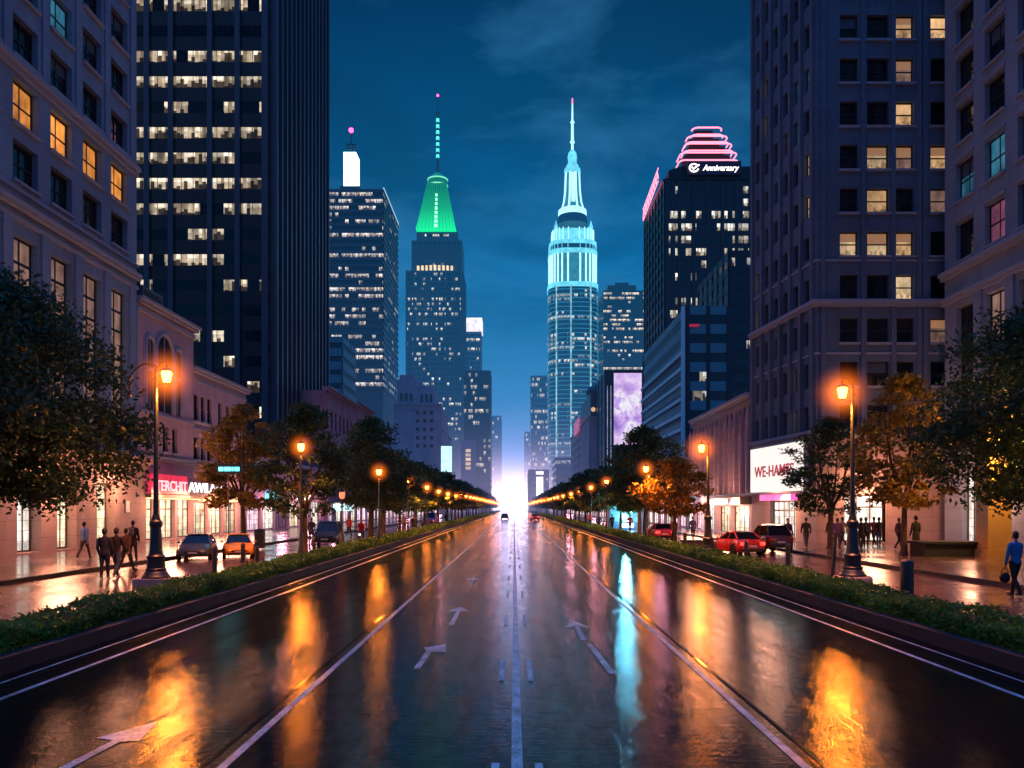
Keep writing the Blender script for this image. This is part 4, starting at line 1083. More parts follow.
# dark glass tower at left with finned side
tower('glass_tower', 'dark glass office tower at left with white lit floors and finned side', -47, -30, 97.6, 127, 84, 3.1, 10, '+', M['navy'], OFF, bayF=8.3, bayS=3, span=.56, pier=0, pout=.35, sout=.06, sidewin=NONE, sidefin=(14, .55, .9), finm=M['fin'], spanm=M['navy'], maxwin=60)
r_ = [o for o in bpy.data.objects if o.name.startswith('glass_tower')][0]
F = Fac((-47, 97.6), (-30, 97.6)); mb = MB()
for a in (145, 169, 208, 235.5): 
    u = X_(a, 97.6) + 47; F.box(mb, u, u + .62, 10, 84.3, .0, .4)
F.box(mb, 16.3, 17.05, 10, 84.3, 0, .4); mb.build('pier', plain('blue_pier', (.05, .075, .11), .4), r_)
mb = MB()
for i in range(11): F.box(mb, 1.45 * i + .6, 1.45 * i + .66, 10, 84.2, .031, .08)
mb.build('mullion', M['navy'], r_)
# striped tower
tower('striped_tower', 'office tower with striped lit floors and glowing white roof box', X_(318, 330), X_(383, 330), 330, 372, Z_(190, 330), 2.8, 50, '+', M['slate'], OFF2, 40, 40, .42, 0, .2, .35, sidewin=OFFS, spanm=M['slate'], maxwin=98)
r_ = [o for o in bpy.data.objects if o.name.startswith('striped_tower')][0]
D = 345; xa, xb = X_(343.5, D), X_(356, D)
mb = MB(); mb.box(xa - 1.5, xb + 1.5, D, D + 9, Z_(190, 330), Z_(186, 345)); mb.build('roof_plinth', M['slate'], r_)
mb = MB(); mb.box(xa, xb, D, D + 8, Z_(186, D) + .01, Z_(152, D)); mb.build('roof_light_box', M['whitebox'], r_)
mb = MB(); xm = (xa + xb) / 2
for dx in (-2.4, -.8, .8, 2.4): mb.tube([(xm + dx, D + 3, Z_(152, D)), (xm + dx * .55, D + 3, Z_(140, D))], .16, 5)
for q in (150, 146, 142): mb.box(xm - 2.2, xm + 2.2, D + 2.8, D + 3.2, Z_(q, D), Z_(q, D) + .4)
mb.tube([(xm, D + 3, Z_(142, D)), (xm, D + 3, Z_(128, D))], .16, 5); mb.build('antenna', M['iron'], r_)
MB().ball((xm, D + 3, Z_(127, D)), 1.0).build('beacon', M['redbeacon'], r_, True)
mb = MB(); F = Fac((X_(383, 330), 330), (X_(383, 330), 372)); F.box(mb, 0, F.w, Z_(190, 330) + .3, Z_(190, 330) + 1.0, .0, .5); mb.build('parapet_light', emit('pale_parapet_light', (.5, .8, .95), .7), r_)
# small teal tower
tower('teal_tower', 'plain teal tower block in front of the striped tower', X_(322, 190), X_(342, 190), 190, 206, Z_(338, 190), 3.2, 20, '+', M['teal'], NONEB, 30, 30, .6, 0, .1, .2, sidewin=NONEB, maxwin=40)
# green crowned tower
k = .6; D = 480; cxw = X_(435.3, D)
r_ = tower('green_crown_tower', 'blue skyscraper with glowing green tapered crown and antenna', X_(405.7, D), X_(462.5, D), D, D + 30, Z_(271, D), 3.0, 35, '+', M['slate'], OFFD, 5.1, 6, .42, 1.0, .5, .15, sidewin=NONEB, maxwin=96)
mb = MB()
def tierbox(x0, x1, y0, z0, z1): mb.box(X_(x0, D), X_(x1, D), D + y0, D + 30 - y0, z0, z1)
tierbox(411, 461.5, 2.5, Z_(271, D), Z_(239, D)); tierbox(415.6, 457, 5, Z_(239, D), Z_(229, D))
for i in range(11):
    u = 411.8 + i * 4.85; mb.box(X_(u, D), X_(u + 1.6, D), D + 1.9, D + 2.5, Z_(271, D), Z_(239.5, D))
mb.build('setback', M['slate'], r_)
for z0, z1, a, b, yy in ((265, 262, 419, 453, 2.35), (243, 241, 413, 459, 2.3), (233.5, 231.5, 424, 448, 4.8)):
    mb = MB(); mb.quad((X_(a, D), D + yy, Z_(z0, D)), (X_(b, D), D + yy, Z_(z0, D)), (X_(b, D), D + yy, Z_(z1, D)), (X_(a, D), D + yy, Z_(z1, D))); mb.build('lit_band', OFFN, r_)
mb = MB()
for i in range(9): mb.box(X_(417 + i * 4.2, D), X_(419.4 + i * 4.2, D), D - .5, D + .4, Z_(271, D) + .35, Z_(266 - (4 - abs(i - 4)) * .2, D))
mb.build('crown_floodlight', emit('warm_floodlights', (1, .75, .42), 1.3, .4, .4), r_)
m, nt, b = mat('green_crown_painted_glow');  # crown floodlight painted as green emission, brighter at the base
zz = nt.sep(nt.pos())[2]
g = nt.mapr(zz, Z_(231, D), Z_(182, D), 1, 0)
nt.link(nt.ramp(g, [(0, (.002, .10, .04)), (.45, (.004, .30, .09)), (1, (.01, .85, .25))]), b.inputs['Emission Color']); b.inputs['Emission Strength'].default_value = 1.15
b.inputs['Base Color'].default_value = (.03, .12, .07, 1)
ph = .5
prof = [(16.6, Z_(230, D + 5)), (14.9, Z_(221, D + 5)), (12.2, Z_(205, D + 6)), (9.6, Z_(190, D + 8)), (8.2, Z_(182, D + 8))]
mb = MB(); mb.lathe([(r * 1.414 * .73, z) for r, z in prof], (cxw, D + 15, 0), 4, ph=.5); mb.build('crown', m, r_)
mb = MB()
for i in range(-5, 6):
    for (ra, za), (rb, zb) in zip(prof[:-1], prof[1:]):
        f = i / 5.5; mb.obox((cxw + ra * .73 * f - .12, D + 15 - ra * .73 * 1.03 - .1, za), (.24, 0, 0), (0, .3, 0), ((rb - ra) * .73 * f, (ra - rb) * .73 * 1.03, zb - za))
mb.build('crown_rib', emit('green_rib', (.01, .6, .2), .55), r_)
mb = MB()
for k_ in range(8):
    t = .12 + k_ * .1; z = Z_(231, D) + (Z_(183, D) - Z_(231, D)) * t; rr_ = 16.6 - (16.6 - 8.2) * t
    mb.box(cxw - .9 + .05 * k_, cxw + .9 - .05 * k_, D + 15 - rr_ * .76 - .8, D + 15 - rr_ * .7, z, z + 1.6)
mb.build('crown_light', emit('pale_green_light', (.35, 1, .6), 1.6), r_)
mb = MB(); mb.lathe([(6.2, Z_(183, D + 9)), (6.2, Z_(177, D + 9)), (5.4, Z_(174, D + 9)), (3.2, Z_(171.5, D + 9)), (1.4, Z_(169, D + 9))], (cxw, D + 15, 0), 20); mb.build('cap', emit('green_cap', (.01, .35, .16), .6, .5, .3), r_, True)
mb = MB()
for q in (183, 177): mb.lathe([(6.4, Z_(q, D + 9)), (6.4, Z_(q, D + 9) + .7)], (cxw, D + 15, 0), 20)
mb.build('cap_ring', emit('pale_green_ring', (.25, .9, .5), 1.1), r_)
mb = MB(); mb.tube([(cxw, D + 15, Z_(171, D + 15)), (cxw, D + 15, Z_(160, D + 15)), (cxw, D + 15, Z_(120, D + 15)), (cxw, D + 15, Z_(96, D + 15))], [1.3, .8, .6, .22], 8); mb.lathe([(.4, 0), (1.5, .5), (1.5, 1.2), (.4, 1.7)], (cxw, D + 15, Z_(115, D + 15)), 10); mb.build('antenna', M['slate'], r_)
mb = MB()
for q in range(118, 160, 6): mb.lathe([(1.0, 0), (1.0, 2.0)], (cxw, D + 15, Z_(q + 4, D + 15)), 8)
mb.build('antenna_light', emit('aqua_antenna_light', (.1, .85, .7), 1.3), r_)
MB().ball((cxw, D + 15, Z_(95.5, D + 15)), .7).build('beacon', M['redbeacon'], r_)
# slim tower with white top, blue glass tower
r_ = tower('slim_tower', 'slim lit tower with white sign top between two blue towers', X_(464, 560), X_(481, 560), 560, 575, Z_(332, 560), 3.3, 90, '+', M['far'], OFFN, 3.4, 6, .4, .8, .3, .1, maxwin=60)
mb = MB(); mb.box(X_(463.5, 560), X_(482, 560), 559, 576, Z_(332, 560) + .4, Z_(318, 560)); mb.build('lit_top', emit('white_tower_top', (1, .86, .9), 1.4, .5, .25), r_)
tower('blue_glass_tower', 'blue glass tower left of the hazy street end', X_(464, 400), X_(490.5, 400), 400, 422, Z_(371, 400), 3.0, 12, '+', M['slate'], OFFB, 50, 50, .35, 0, .2, .12, sidewin=NONEB, maxwin=60)
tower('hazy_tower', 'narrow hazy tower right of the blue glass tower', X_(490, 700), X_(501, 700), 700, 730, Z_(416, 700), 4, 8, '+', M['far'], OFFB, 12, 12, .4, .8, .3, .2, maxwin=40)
tower('pale_block', 'pale mauve block with one lit window column behind the left trees', X_(461, 392), X_(475, 392), 392, 410, Z_(440, 392), 3.2, 6, '+', M['lilac'], None, maxwin=10)
r_ = [o for o in bpy.data.objects if o.name.startswith('pale_block')][0]
for q in range(5): 
    mb = MB(); mb.box(X_(465.5, 391), X_(470.5, 391), 391.8, 391.98, Z_(452 + q * 4.4, 391), Z_(449 + q * 4.4, 391)); mb.build('window', M['cream'], r_)
# stepped mauve block above the trees
D = 281.6
root = empty('stepped_block', 'mauve stone block with stepped roof and few square windows', 'building', (X_(418, D), D + 10, 0))
F = Fac((X_(394, D), D), (X_(441, D), D)); px = .352
rects = [((x - 394) * px, (x + 3.2 - 394) * px, Z_(y + 3.6, D), Z_(y, D)) for x in (416, 423, 430) for y in (411, 419, 427.5, 436, 444)]
mb = MB(); F.wall(mb, 0, Z_(405, D), rects, .4); mb.prism([(X_(394, D), D + .5), (X_(441, D) - .02, D + .5), (X_(441, D) - .02, D + 30), (X_(394, D), D + 30)], 0, Z_(405, D) - .02)
mb.box(X_(396, D), X_(416, D), D + 3, D + 20, Z_(405, D), Z_(378, D)); mb.box(X_(398, D), X_(413, D), D + 4, D + 19, Z_(378, D), Z_(373, D))
mb.box(X_(416, D) + .01, X_(433, D), D + 3, D + 18, Z_(405, D), Z_(388, D)); mb.box(X_(419, D), X_(430, D), D + 4, D + 17, Z_(388, D), Z_(384, D))
mb.build('wall', M['lilac'], root)
mb = MB(); F.box(mb, -.2, F.w + .3, Z_(405, D), Z_(403.4, D), -.4, .5); F.box(mb, -.1, F.w + .1, Z_(410, D), Z_(409.2, D), .002, .2); mb.build('cornice', M['trim'], root)
for q in rects: F.win(root, *q, .3, M['glass'], M['frame'], 1, (.5,), .1, .1)
for x in (398.5, 403.5, 408.5):
    mb = MB(); mb.box(X_(x, D), X_(x + 3, D), D + 2.9, D + 2.98, Z_(400, D), Z_(392, D)); mb.build('window', M['glassB'], root)
for x in (419.5, 424.5, 429):
    mb = MB(); mb.box(X_(x, D), X_(x + 2.2, D), D + 2.9, D + 2.98, Z_(401, D), Z_(393, D)); mb.build('window', M['glassB'], root)
D = 262
root = empty('billboard', 'small pale cyan screen above the left row of trees', 'billboard', (X_(446, D), D, 12))
mb = MB(); mb.box(X_(440.5, D), X_(452.5, D), D + .1, D + .6, Z_(473, D), Z_(445, D)); mb.build('frame', M['frame'], root)
mb = MB(); mb.box(X_(441, D), X_(452, D), D, D + .098, Z_(472, D), Z_(446, D)); mb.build('screen', emit('cyan_white_screen', (.55, .88, 1), 1.5, .35, .5), root)
mb = MB(); mb.tube([(X_(443, D), D + .4, 0), (X_(443, D), D + .4, Z_(473, D))], .25, 8); mb.tube([(X_(450, D), D + .4, 0), (X_(450, D), D + .4, Z_(473, D))], .25, 8); mb.build('post', M['iron'], root)

# ---- right skyline
# neon roof tower
D = 200; q = D / FPX
r_ = tower('neon_roof_tower', 'dark tower with stepped pink neon crown and white roof lettering', X_(665, D), X_(765, D), D, 231, Z_(182, D), 3.1, 20, '-', M['steelblue'], OFFD, 3.6, 4.2, .4, .9, .35, .12, sidewin=NONE, maxwin=60)
mb = MB(); zt = Z_(182, D) + .35
def nb(x0, x1, y0, y1, z0, z1): mb.prism([(X_(x0, D) + 2.5, y0), (X_(x1, D), y0), (X_(x1, D), y1), (X_(x0, D), y1), (X_(x0, D), y0 + 2.5)], z0, z1)
nb(664, 765, D - .4, 231, zt, Z_(176, D)); nb(671, 765, D + .8, 230, Z_(176, D), Z_(165, D))
mb.build('parapet', M['navy'], r_)
mb = MB(); mb.box(X_(686, D), X_(740, D), D - 1.2, D - .6, Z_(176.5, D), Z_(163, D)); mb.build('sign_board', plain('dark_violet_board', (.05, .03, .08), .5), r_)
Fn = Fac((X_(686, D), D - 1.2), (X_(740, D), D - 1.2))
lettering(Fn, r_, 'Anniversary', 3.9, Z_(174.5, D), .05, 2.0, M['white'], shear=.25, width=9.0)
mb = MB(); c0 = Fn.p(1.7, Z_(170, D), .12)
mb.tube([c0 + Vector((1.1 * math.cos(t * .3), 0, .95 * math.sin(t * .3))) for t in range(2, 21)], .16, 6); mb.tube([c0 + Vector((x, 0, z)) for x, z in ((-.5, .25), (-.1, -.35), (.3, .1), (1.3, .75))], .16, 6)
mb.build('emblem', M['white'], r_)
tiers = [(680, 739, 160, 152.5), (684.5, 734, 150.5, 143.5), (687, 729.5, 142, 136), (692, 724, 134.5, 127.5)]
mb = MB()
for i, (a, b, yb, yt) in enumerate(tiers): mb.box(X_(a, D) + 1.6, X_(b, D) - 1.6, D + 2.2 + i * .8, D + 6 - i * .4, Z_(165 if i == 0 else tiers[i - 1][3], D), Z_(yt + .6, D + 1 + i * .8))
mb.build('crown_step', plain('crown_dark_panel', (.012, .008, .014), .7), r_)
mb = MB(); m2 = MB()
for i, (a, b, yb, yt) in enumerate(tiers):
    for j, yy in ((0, yb), (2, yt)):
        f = D + .6 + i * .8; bk = D + 6 - i * .4; s_ = 1.2
        x0, x1, z = X_(a, f) + j * .15, X_(b, f) - j * .15, Z_(yy, f)
        pts = [(x0, bk, z), (x0, f + s_, z), (x0 + .35 * s_, f + .35 * s_, z), (x0 + s_, f, z), (x1 - s_, f, z), (x1 - .35 * s_, f + .35 * s_, z), (x1, f + s_, z), (x1, bk, z)]
        (mb if j != 1 else m2).tube(pts, .19 if j != 1 else .11, 6)
mb.build('neon_tube', M['neonw'], r_, True)
mb = MB(); Fl = Fac((X_(664, D) - .3, 228), (X_(664, D) - .3, 204))
pts = []
for i in range(17):
    u = i * 1.5; pts.append(Fl.p(u, Z_(176, D) - .3 + u * .07 + (2.0 if i % 2 else -.4), .4))
mb.tube(pts, .14, 6); mb.build('neon_side_sign', M['neonw'], r_, True)
for zz_ in (-1.2, 2.1): 
    mb = MB(); mb.tube([Fl.p(0, Z_(176, D) + zz_, .4), Fl.p(24, Z_(176, D) + zz_ + 1.6, .4)], .12, 6); mb.build('neon_tube', M['neonw'], r_, True)
# teal louvred block and dark slab
r_ = tower('louvred_block', 'teal office block with slanting pale louvres below the neon tower', X_(686, 130), X_(730, 130), 130, 173, Z_(308, 130), 3.1, 4, '-', M['steelblue'], OFFR, 3.2, 60, .5, .6, .2, .1, sidewin=NONEB, maxwin=20, finm=M['steelblue'], spanm=M['teal'])
Fl = Fac((X_(686, 130), 173), (X_(686, 130), 130))
mb = MB()
for k_ in range(11): Fl.box(mb, 0, Fl.w - 1.6, 2.5 + k_ * 2.5, 3.05 + k_ * 2.5, .16, .55)
mb.build('louvre', M['tealline'], r_)
mb = MB(); Fl.box(mb, Fl.w - 1.5, Fl.w - .9, 0, Z_(308, 130), .16, .5); Fl.box(mb, Fl.w - .5, Fl.w + .1, 0, Z_(308, 130) + .3, .16, .7); mb.build('corner_fin', M['tealline'], r_)
mb = MB(); mb.box(X_(689, 130), X_(699, 130), 129.7, 129.86, Z_(327, 130), Z_(324.5, 130)); mb.build('red_sign', emit('dull_red_sign', (.6, .03, .08), .7, .5, 2), r_)
tower('slab_tower', 'plain dark slab tower between neon tower and right tower', X_(729, 150), X_(775, 150), 150, 175, Z_(252, 150), 3.1, 8, '-', M['steelblue'], OFFR, 4, 4, .5, .5, .2, .1, sidewin=NONE, maxwin=30)
# white lit spire tower
D = 520; k = D / FPX; cxw = X_(574.3, D); cyw = D + 17
root = empty('spire_tower', 'curved skyscraper with glowing white crown tiers and spire', 'tower', (cxw, cyw, 0))
N = 28
def rr_poly(h, f=.42):
    out_ = []
    for i in range(N):
        t = 2 * math.pi * (i + .5) / N; c, s = math.cos(t), math.sin(t); e = .62
        out_.append((cxw + h * math.copysign(abs(c) ** e, c), cyw + h * math.copysign(abs(s) ** e, s)))
    return out_
def shell(mb, h, z0, z1, **kw): mb.prism(rr_poly(h), z0, z1, **kw)
H0 = 16.6
mb = MB(); shell(mb, H0 - .25, 0, Z_(283, D)); mb.build('shaft', M['slate'], root)
nfl = 50; fl = 2.85
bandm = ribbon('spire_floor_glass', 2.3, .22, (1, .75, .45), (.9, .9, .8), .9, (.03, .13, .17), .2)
sm_ = emit('cyan_lit_spandrel', (.04, .36, .50), .55, .5, .15, base=(.1, .2, .25))  # cyan light on the floor edges painted as emission
kp = MB(); poly = rr_poly(H0); q = MB()
def ring(h, dz, nm, m_):
    mb = MB(); p_ = rr_poly(h); n_ = len(p_)
    vs = [(x - cxw, y - cyw, 0) for x, y in p_] + [(x - cxw, y - cyw, dz) for x, y in p_]
    mb.add(vs, [(i, (i + 1) % n_, n_ + (i + 1) % n_, n_ + i) for i in range(n_)] + [tuple(range(n_, 2 * n_)), tuple(range(n_ - 1, -1, -1))]); return mb.mesh(nm, m_)
bm_, rm_ = ring(H0 - .1, fl * .62, 'ribbon_window', bandm), ring(H0 + .15, fl * .16, 'floor_edge', sm_)
for i in range(nfl):
    z = Z_(283, D) - (i + 1) * fl
    inst('ribbon_window', bm_, root, (cxw, cyw, z), 0); inst('floor_edge', rm_, root, (cxw, cyw, z + fl * .66), 0)
mb = MB()
for xx in (556.5, 571, 591):
    X0 = X_(xx, D); mb.box(X0 - .4, X0 + .4, cyw - H0 - .9 + (1.5 if abs(X0 - cxw) > 10 else 0), cyw - H0 + 2, 20, Z_(284, D))
mb.build('light_line', emit('cyan_white_line', (.42, .85, .95), 1.0, .85, .35), root)
CW = emit('cyan_white_flood_glow', (.18, .76, .95), 1.2, .45, .3); CW2 = emit('white_flood_glow', (.48, .95, 1), 1.4, .2, .4); CWd = emit('teal_flood_glow', (.05, .36, .5), .7, .5, .3)  # floodlit tiers painted as glowing surfaces, not lamps
mb = MB(); shell(mb, 15.2, Z_(283, D), Z_(247, D)); mb.build('lower_tier', CWd, root)
mb = MB()
for i in range(N):
    x, y = rr_poly(15.5)[i]; mb.box(x - .55, x + .55, y - .55, y + .55, Z_(285, D), Z_(250, D))
mb.build('lower_tier_column', CW2, root)
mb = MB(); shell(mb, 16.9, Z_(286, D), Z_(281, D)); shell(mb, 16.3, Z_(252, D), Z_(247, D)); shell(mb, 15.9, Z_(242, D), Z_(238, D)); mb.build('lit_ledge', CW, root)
mb = MB(); shell(mb, 15.4, Z_(247, D) + .02, Z_(242, D) - .02); mb.build('dark_band', M['slate'], root)
mb = MB()
for i in range(N):
    x, y = rr_poly(15.6)[i]
    if i % 1 == 0: mb.box(x - .2, x + .2, y - .2, y + .2, Z_(246.8, D), Z_(242.3, D))
mb.build('band_light', CW, root)
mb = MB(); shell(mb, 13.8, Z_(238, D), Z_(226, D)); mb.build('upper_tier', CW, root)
mb = MB()
for i in range(N):
    x, y = rr_poly(14.0)[i]; mb.box(x - .3, x + .3, y - .3, y + .3, Z_(238, D), Z_(225, D))
mb.build('upper_tier_column', CW2, root)
for dx in (-11.5, 11.5): MB().lathe([(1.2, 0), (1.3, 2), (.5, 4.5), (.1, 6)], (cxw + dx, cyw - 10, Z_(226, D)), 8).build('finial', CW, root)
mb = MB(); mb.lathe([(10.4, Z_(226, D + 17)), (9.4, Z_(217, D + 17))], (cxw, cyw, 0), 24); mb.build('drum', M['slate'], root, True)
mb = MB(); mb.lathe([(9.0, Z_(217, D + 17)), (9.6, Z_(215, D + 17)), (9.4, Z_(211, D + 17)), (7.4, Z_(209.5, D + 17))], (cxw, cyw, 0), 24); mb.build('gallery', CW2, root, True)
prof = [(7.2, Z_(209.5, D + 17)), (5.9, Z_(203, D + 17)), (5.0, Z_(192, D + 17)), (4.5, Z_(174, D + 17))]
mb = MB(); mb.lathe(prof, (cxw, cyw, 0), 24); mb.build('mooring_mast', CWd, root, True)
mb = MB()
for i in range(8):
    a = 2 * math.pi * (i + .5) / 8; mb.tube([(cxw + (r + .15) * math.cos(a), cyw + (r + .15) * math.sin(a), z) for r, z in prof], .75, 6)
mb.box(cxw - 1.1, cxw + 1.1, cyw - 6.8, cyw - 6.2, Z_(205, D + 17), Z_(176, D + 17))
mb.build('mast_fin', CW2, root, True)
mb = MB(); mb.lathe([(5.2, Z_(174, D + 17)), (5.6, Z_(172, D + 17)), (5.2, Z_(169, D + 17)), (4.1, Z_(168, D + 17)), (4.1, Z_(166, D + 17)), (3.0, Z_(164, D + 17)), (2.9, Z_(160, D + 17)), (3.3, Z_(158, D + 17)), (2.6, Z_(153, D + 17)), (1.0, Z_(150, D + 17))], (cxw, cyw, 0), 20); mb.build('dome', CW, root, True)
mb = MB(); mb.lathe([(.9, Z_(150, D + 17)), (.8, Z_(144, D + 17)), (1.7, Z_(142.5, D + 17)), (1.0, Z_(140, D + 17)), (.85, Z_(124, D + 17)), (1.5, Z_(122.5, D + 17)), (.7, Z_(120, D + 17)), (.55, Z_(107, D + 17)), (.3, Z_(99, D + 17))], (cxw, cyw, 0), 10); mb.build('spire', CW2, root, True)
MB().lathe([(.6, Z_(104, D + 17)), (.5, Z_(98.5, D + 17))], (cxw, cyw, 0), 8).build('beacon', emit('pink_beacon', (1, .2, .4), 1.5), root)
# dark windowed tower, stone block with flag sign, billboard tower, far towers
r_ = tower('dark_tower', 'dark tower with many small lit windows behind the purple screen', X_(603.5, 500), X_(645, 500), 500, 530, Z_(291, 500), 2.75, 55, '-', M['navy'], OFFN, 50, 50, .45, 0, .2, .15, sidewin=NONE, maxwin=80)
mb = MB(); mb.box(X_(608, 500), X_(637, 500), 503, 525, Z_(291, 500), Z_(284, 500)); mb.box(X_(616, 500), X_(630, 500), 506, 520, Z_(284, 500), Z_(280, 500)); mb.build('penthouse', M['navy'], r_)
D = 260
root = empty('stone_block', 'lilac stone block with dark roof storey near the spire tower', 'building', (X_(597, D), D + 20, 0))
Ff = Fac((X_(589, D), D), (X_(606, D), D)); Fl = Fac((X_(589, D), 345), (X_(589, D), D))
wr = [(3.6 + (i % 2) * .9, 4.3 + (i % 2) * .9, 5 + j * 3.1, 6.6 + j * 3.1) for i in range(2) for j in range(8)]
sr = [(2 + i * 5.2, 4.6 + i * 5.2, 5 + j * 3.1, 6.9 + j * 3.1) for i in range(10) for j in range(8)]
zt = Z_(418, D)
mb = MB(); Ff.wall(mb, 0, zt, wr, .3); Fl.wall(mb, 0, zt, sr, .3); mb.prism([(X_(589, D) + .5, D + .5), (X_(606, D), D + .5), (X_(606, D), 345), (X_(589, D) + .5, 345)], 0, zt - .02); mb.build('wall', M['lilac'], root)
mb = MB(); mb.box(X_(591, D), X_(606, D), D + 1.5, D + 40, zt, Z_(392, D)); mb.lathe([(3.6, 0), (3.4, 1.2), (2.6, 2.4), (1.2, 3.2)], (X_(598.5, D), D + 6, Z_(392, D)), 16); mb.build('roof_storey', M['steelblue'], root)
mb = MB(); Ff.box(mb, -.3, Ff.w, zt, zt + .5, -.4, .4); Fl.box(mb, 0, Fl.w, zt, zt + .5, -.4, .4); mb.build('cornice', M['trim'], root)
MB().ball((X_(593.6, D), D + 1.2, Z_(409, D)), .75, .3, .75).build('clock', emit('amber_clock', (.9, .55, .25), .8), root, True)
for i, g in enumerate(wr): Ff.win(root, *g, .25, M['warm'] if i in (3, 11) else M['glass'], M['frame'], 1, (.5,), .08, .06)
for i, g in enumerate(sr[:72]): Fl.win(root, *g, .25, M['glassB'] if i % 7 else M['dim'], M['frame'], 1, (.5,), .08, .06)
mb = MB(); Fl.box(mb, 30, 55, zt - 1.2, zt + 3.8, .5, .8); mb.build('red_sign', emit('red_blue_sign', (.9, .15, .3), .7, .9, .6), root)
D = 235
r_ = tower('screen_tower', 'slim dark building carrying the purple screen', X_(605.5, D), X_(643, D), D, 262, Z_(371, D), 3.1, 6, '-', M['steelblue'], NONE, 12, 8, .4, .5, .3, .12, sidewin=NONEB, maxwin=20)
mb = MB(); 
for xx in (607, 610.5): mb.box(X_(xx, D), X_(xx + .5, D), D - .6, D - .36, 4, Z_(386, D))
mb.build('light_line', emit('lilac_line', (.6, .6, 1), .8, .6, .5), r_)
root = empty('billboard', 'tall glowing purple and white screen on the slim dark building', 'billboard', (X_(627, D), D - .8, 20))
mb = MB(); mb.box(X_(612.5, D), X_(642, D), D - .75, D - .32, Z_(446, D), Z_(372, D)); mb.build('frame', M['navy'], root)
m, nt, b = mat('purple_screen')
p = nt.pos(); n1 = nt.noise(nt.scalevec(p, (1, 1, .8)), .2, 3, .55, .5); n2 = nt.noise(p, .9, 4, .65, .8)
c = nt.ramp(n1, [(.36, (.30, .16, .62)), (.46, (.62, .40, .85)), (.53, (.85, .70, .95)), (.58, (.95, .93, 1)), (.66, (.55, .36, .85))])
c = nt.mix(nt.mapr(n2, .55, .63, 0, .6), c, (.22, .14, .5))
zz = nt.sep(p)[2]; c = nt.mix(nt.mapr(zz, Z_(400, D), Z_(374, D), 0, .75), c, (.72, .50, .88)); c = nt.mix(nt.mapr(zz, Z_(428, D), Z_(444, D), 0, .8), c, (.80, .60, .90))
nt.link(c, b.inputs['Emission Color']); b.inputs['Emission Strength'].default_value = .95; b.inputs['Base Color'].default_value = (.02, .02, .02, 1)
mb = MB(); mb.box(X_(613.5, D), X_(641.2, D), D - .85, D - .752, Z_(445, D), Z_(373.5, D)); mb.build('screen', m, root)
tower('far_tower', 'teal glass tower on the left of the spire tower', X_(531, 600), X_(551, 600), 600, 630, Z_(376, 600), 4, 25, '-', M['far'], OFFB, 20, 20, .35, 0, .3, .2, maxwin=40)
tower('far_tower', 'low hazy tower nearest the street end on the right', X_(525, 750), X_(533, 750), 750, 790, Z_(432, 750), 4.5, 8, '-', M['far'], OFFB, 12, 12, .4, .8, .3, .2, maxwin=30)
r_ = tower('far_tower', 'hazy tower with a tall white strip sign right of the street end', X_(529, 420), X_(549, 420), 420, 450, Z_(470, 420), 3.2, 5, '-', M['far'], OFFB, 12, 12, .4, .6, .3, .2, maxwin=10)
mb = MB(); mb.box(X_(536.5, 420), X_(543, 420), 419.2, 419.65, Z_(512, 420) + 5, Z_(477, 420)); mb.build('strip_sign', emit('white_strip_sign', (1, .88, .92), 2.2, .2, .5), r_)
mb = MB(); mb.box(X_(536, 420), X_(543.5, 420), 419.2, 419.65, Z_(474.5, 420), Z_(471.5, 420)); mb.build('top_sign', emit('white_top_sign', (1, .9, .85), 1.6, .3, .5), r_)
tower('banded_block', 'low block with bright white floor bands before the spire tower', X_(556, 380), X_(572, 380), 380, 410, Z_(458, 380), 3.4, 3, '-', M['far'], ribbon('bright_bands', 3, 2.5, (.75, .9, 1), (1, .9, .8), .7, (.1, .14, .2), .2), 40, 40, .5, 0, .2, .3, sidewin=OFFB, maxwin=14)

# ------------------------------------------------------------------ cars
def rot_to_x(mb):      # lathe axis z -> x
    mb.v = [(z, y, x) for x, y, z in mb.v]; mb.f = [tuple(reversed(f)) for f in mb.f]; return mb
WHEEL = None
def car_meshes():
    global WHEEL
    t = MB(); t.lathe([(.20, -.10), (.30, -.11), (.33, -.07), (.335, 0), (.33, .07), (.30, .11), (.20, .10)], (0, 0, 0), 20); rot_to_x(t)
    r = MB(); r.lathe([(.21, -.075), (.20, .085), (.16, .07), (.05, .08), (.04, .095)], (0, 0, 0), 20)
    for k in range(5):
        a = 2 * math.pi * k / 5; r.obox((.05 * math.cos(a) - .02, .05 * math.sin(a) - .02, .06), (.14 * math.cos(a), .14 * math.sin(a), 0), (-.045 * math.sin(a), .045 * math.cos(a), 0), (0, 0, .035))
    rot_to_x(r)
    WHEEL = (t.mesh('tyre', M['rubber'], smooth=True), r.mesh('rim', M['rim'], smooth=True))
car_meshes()
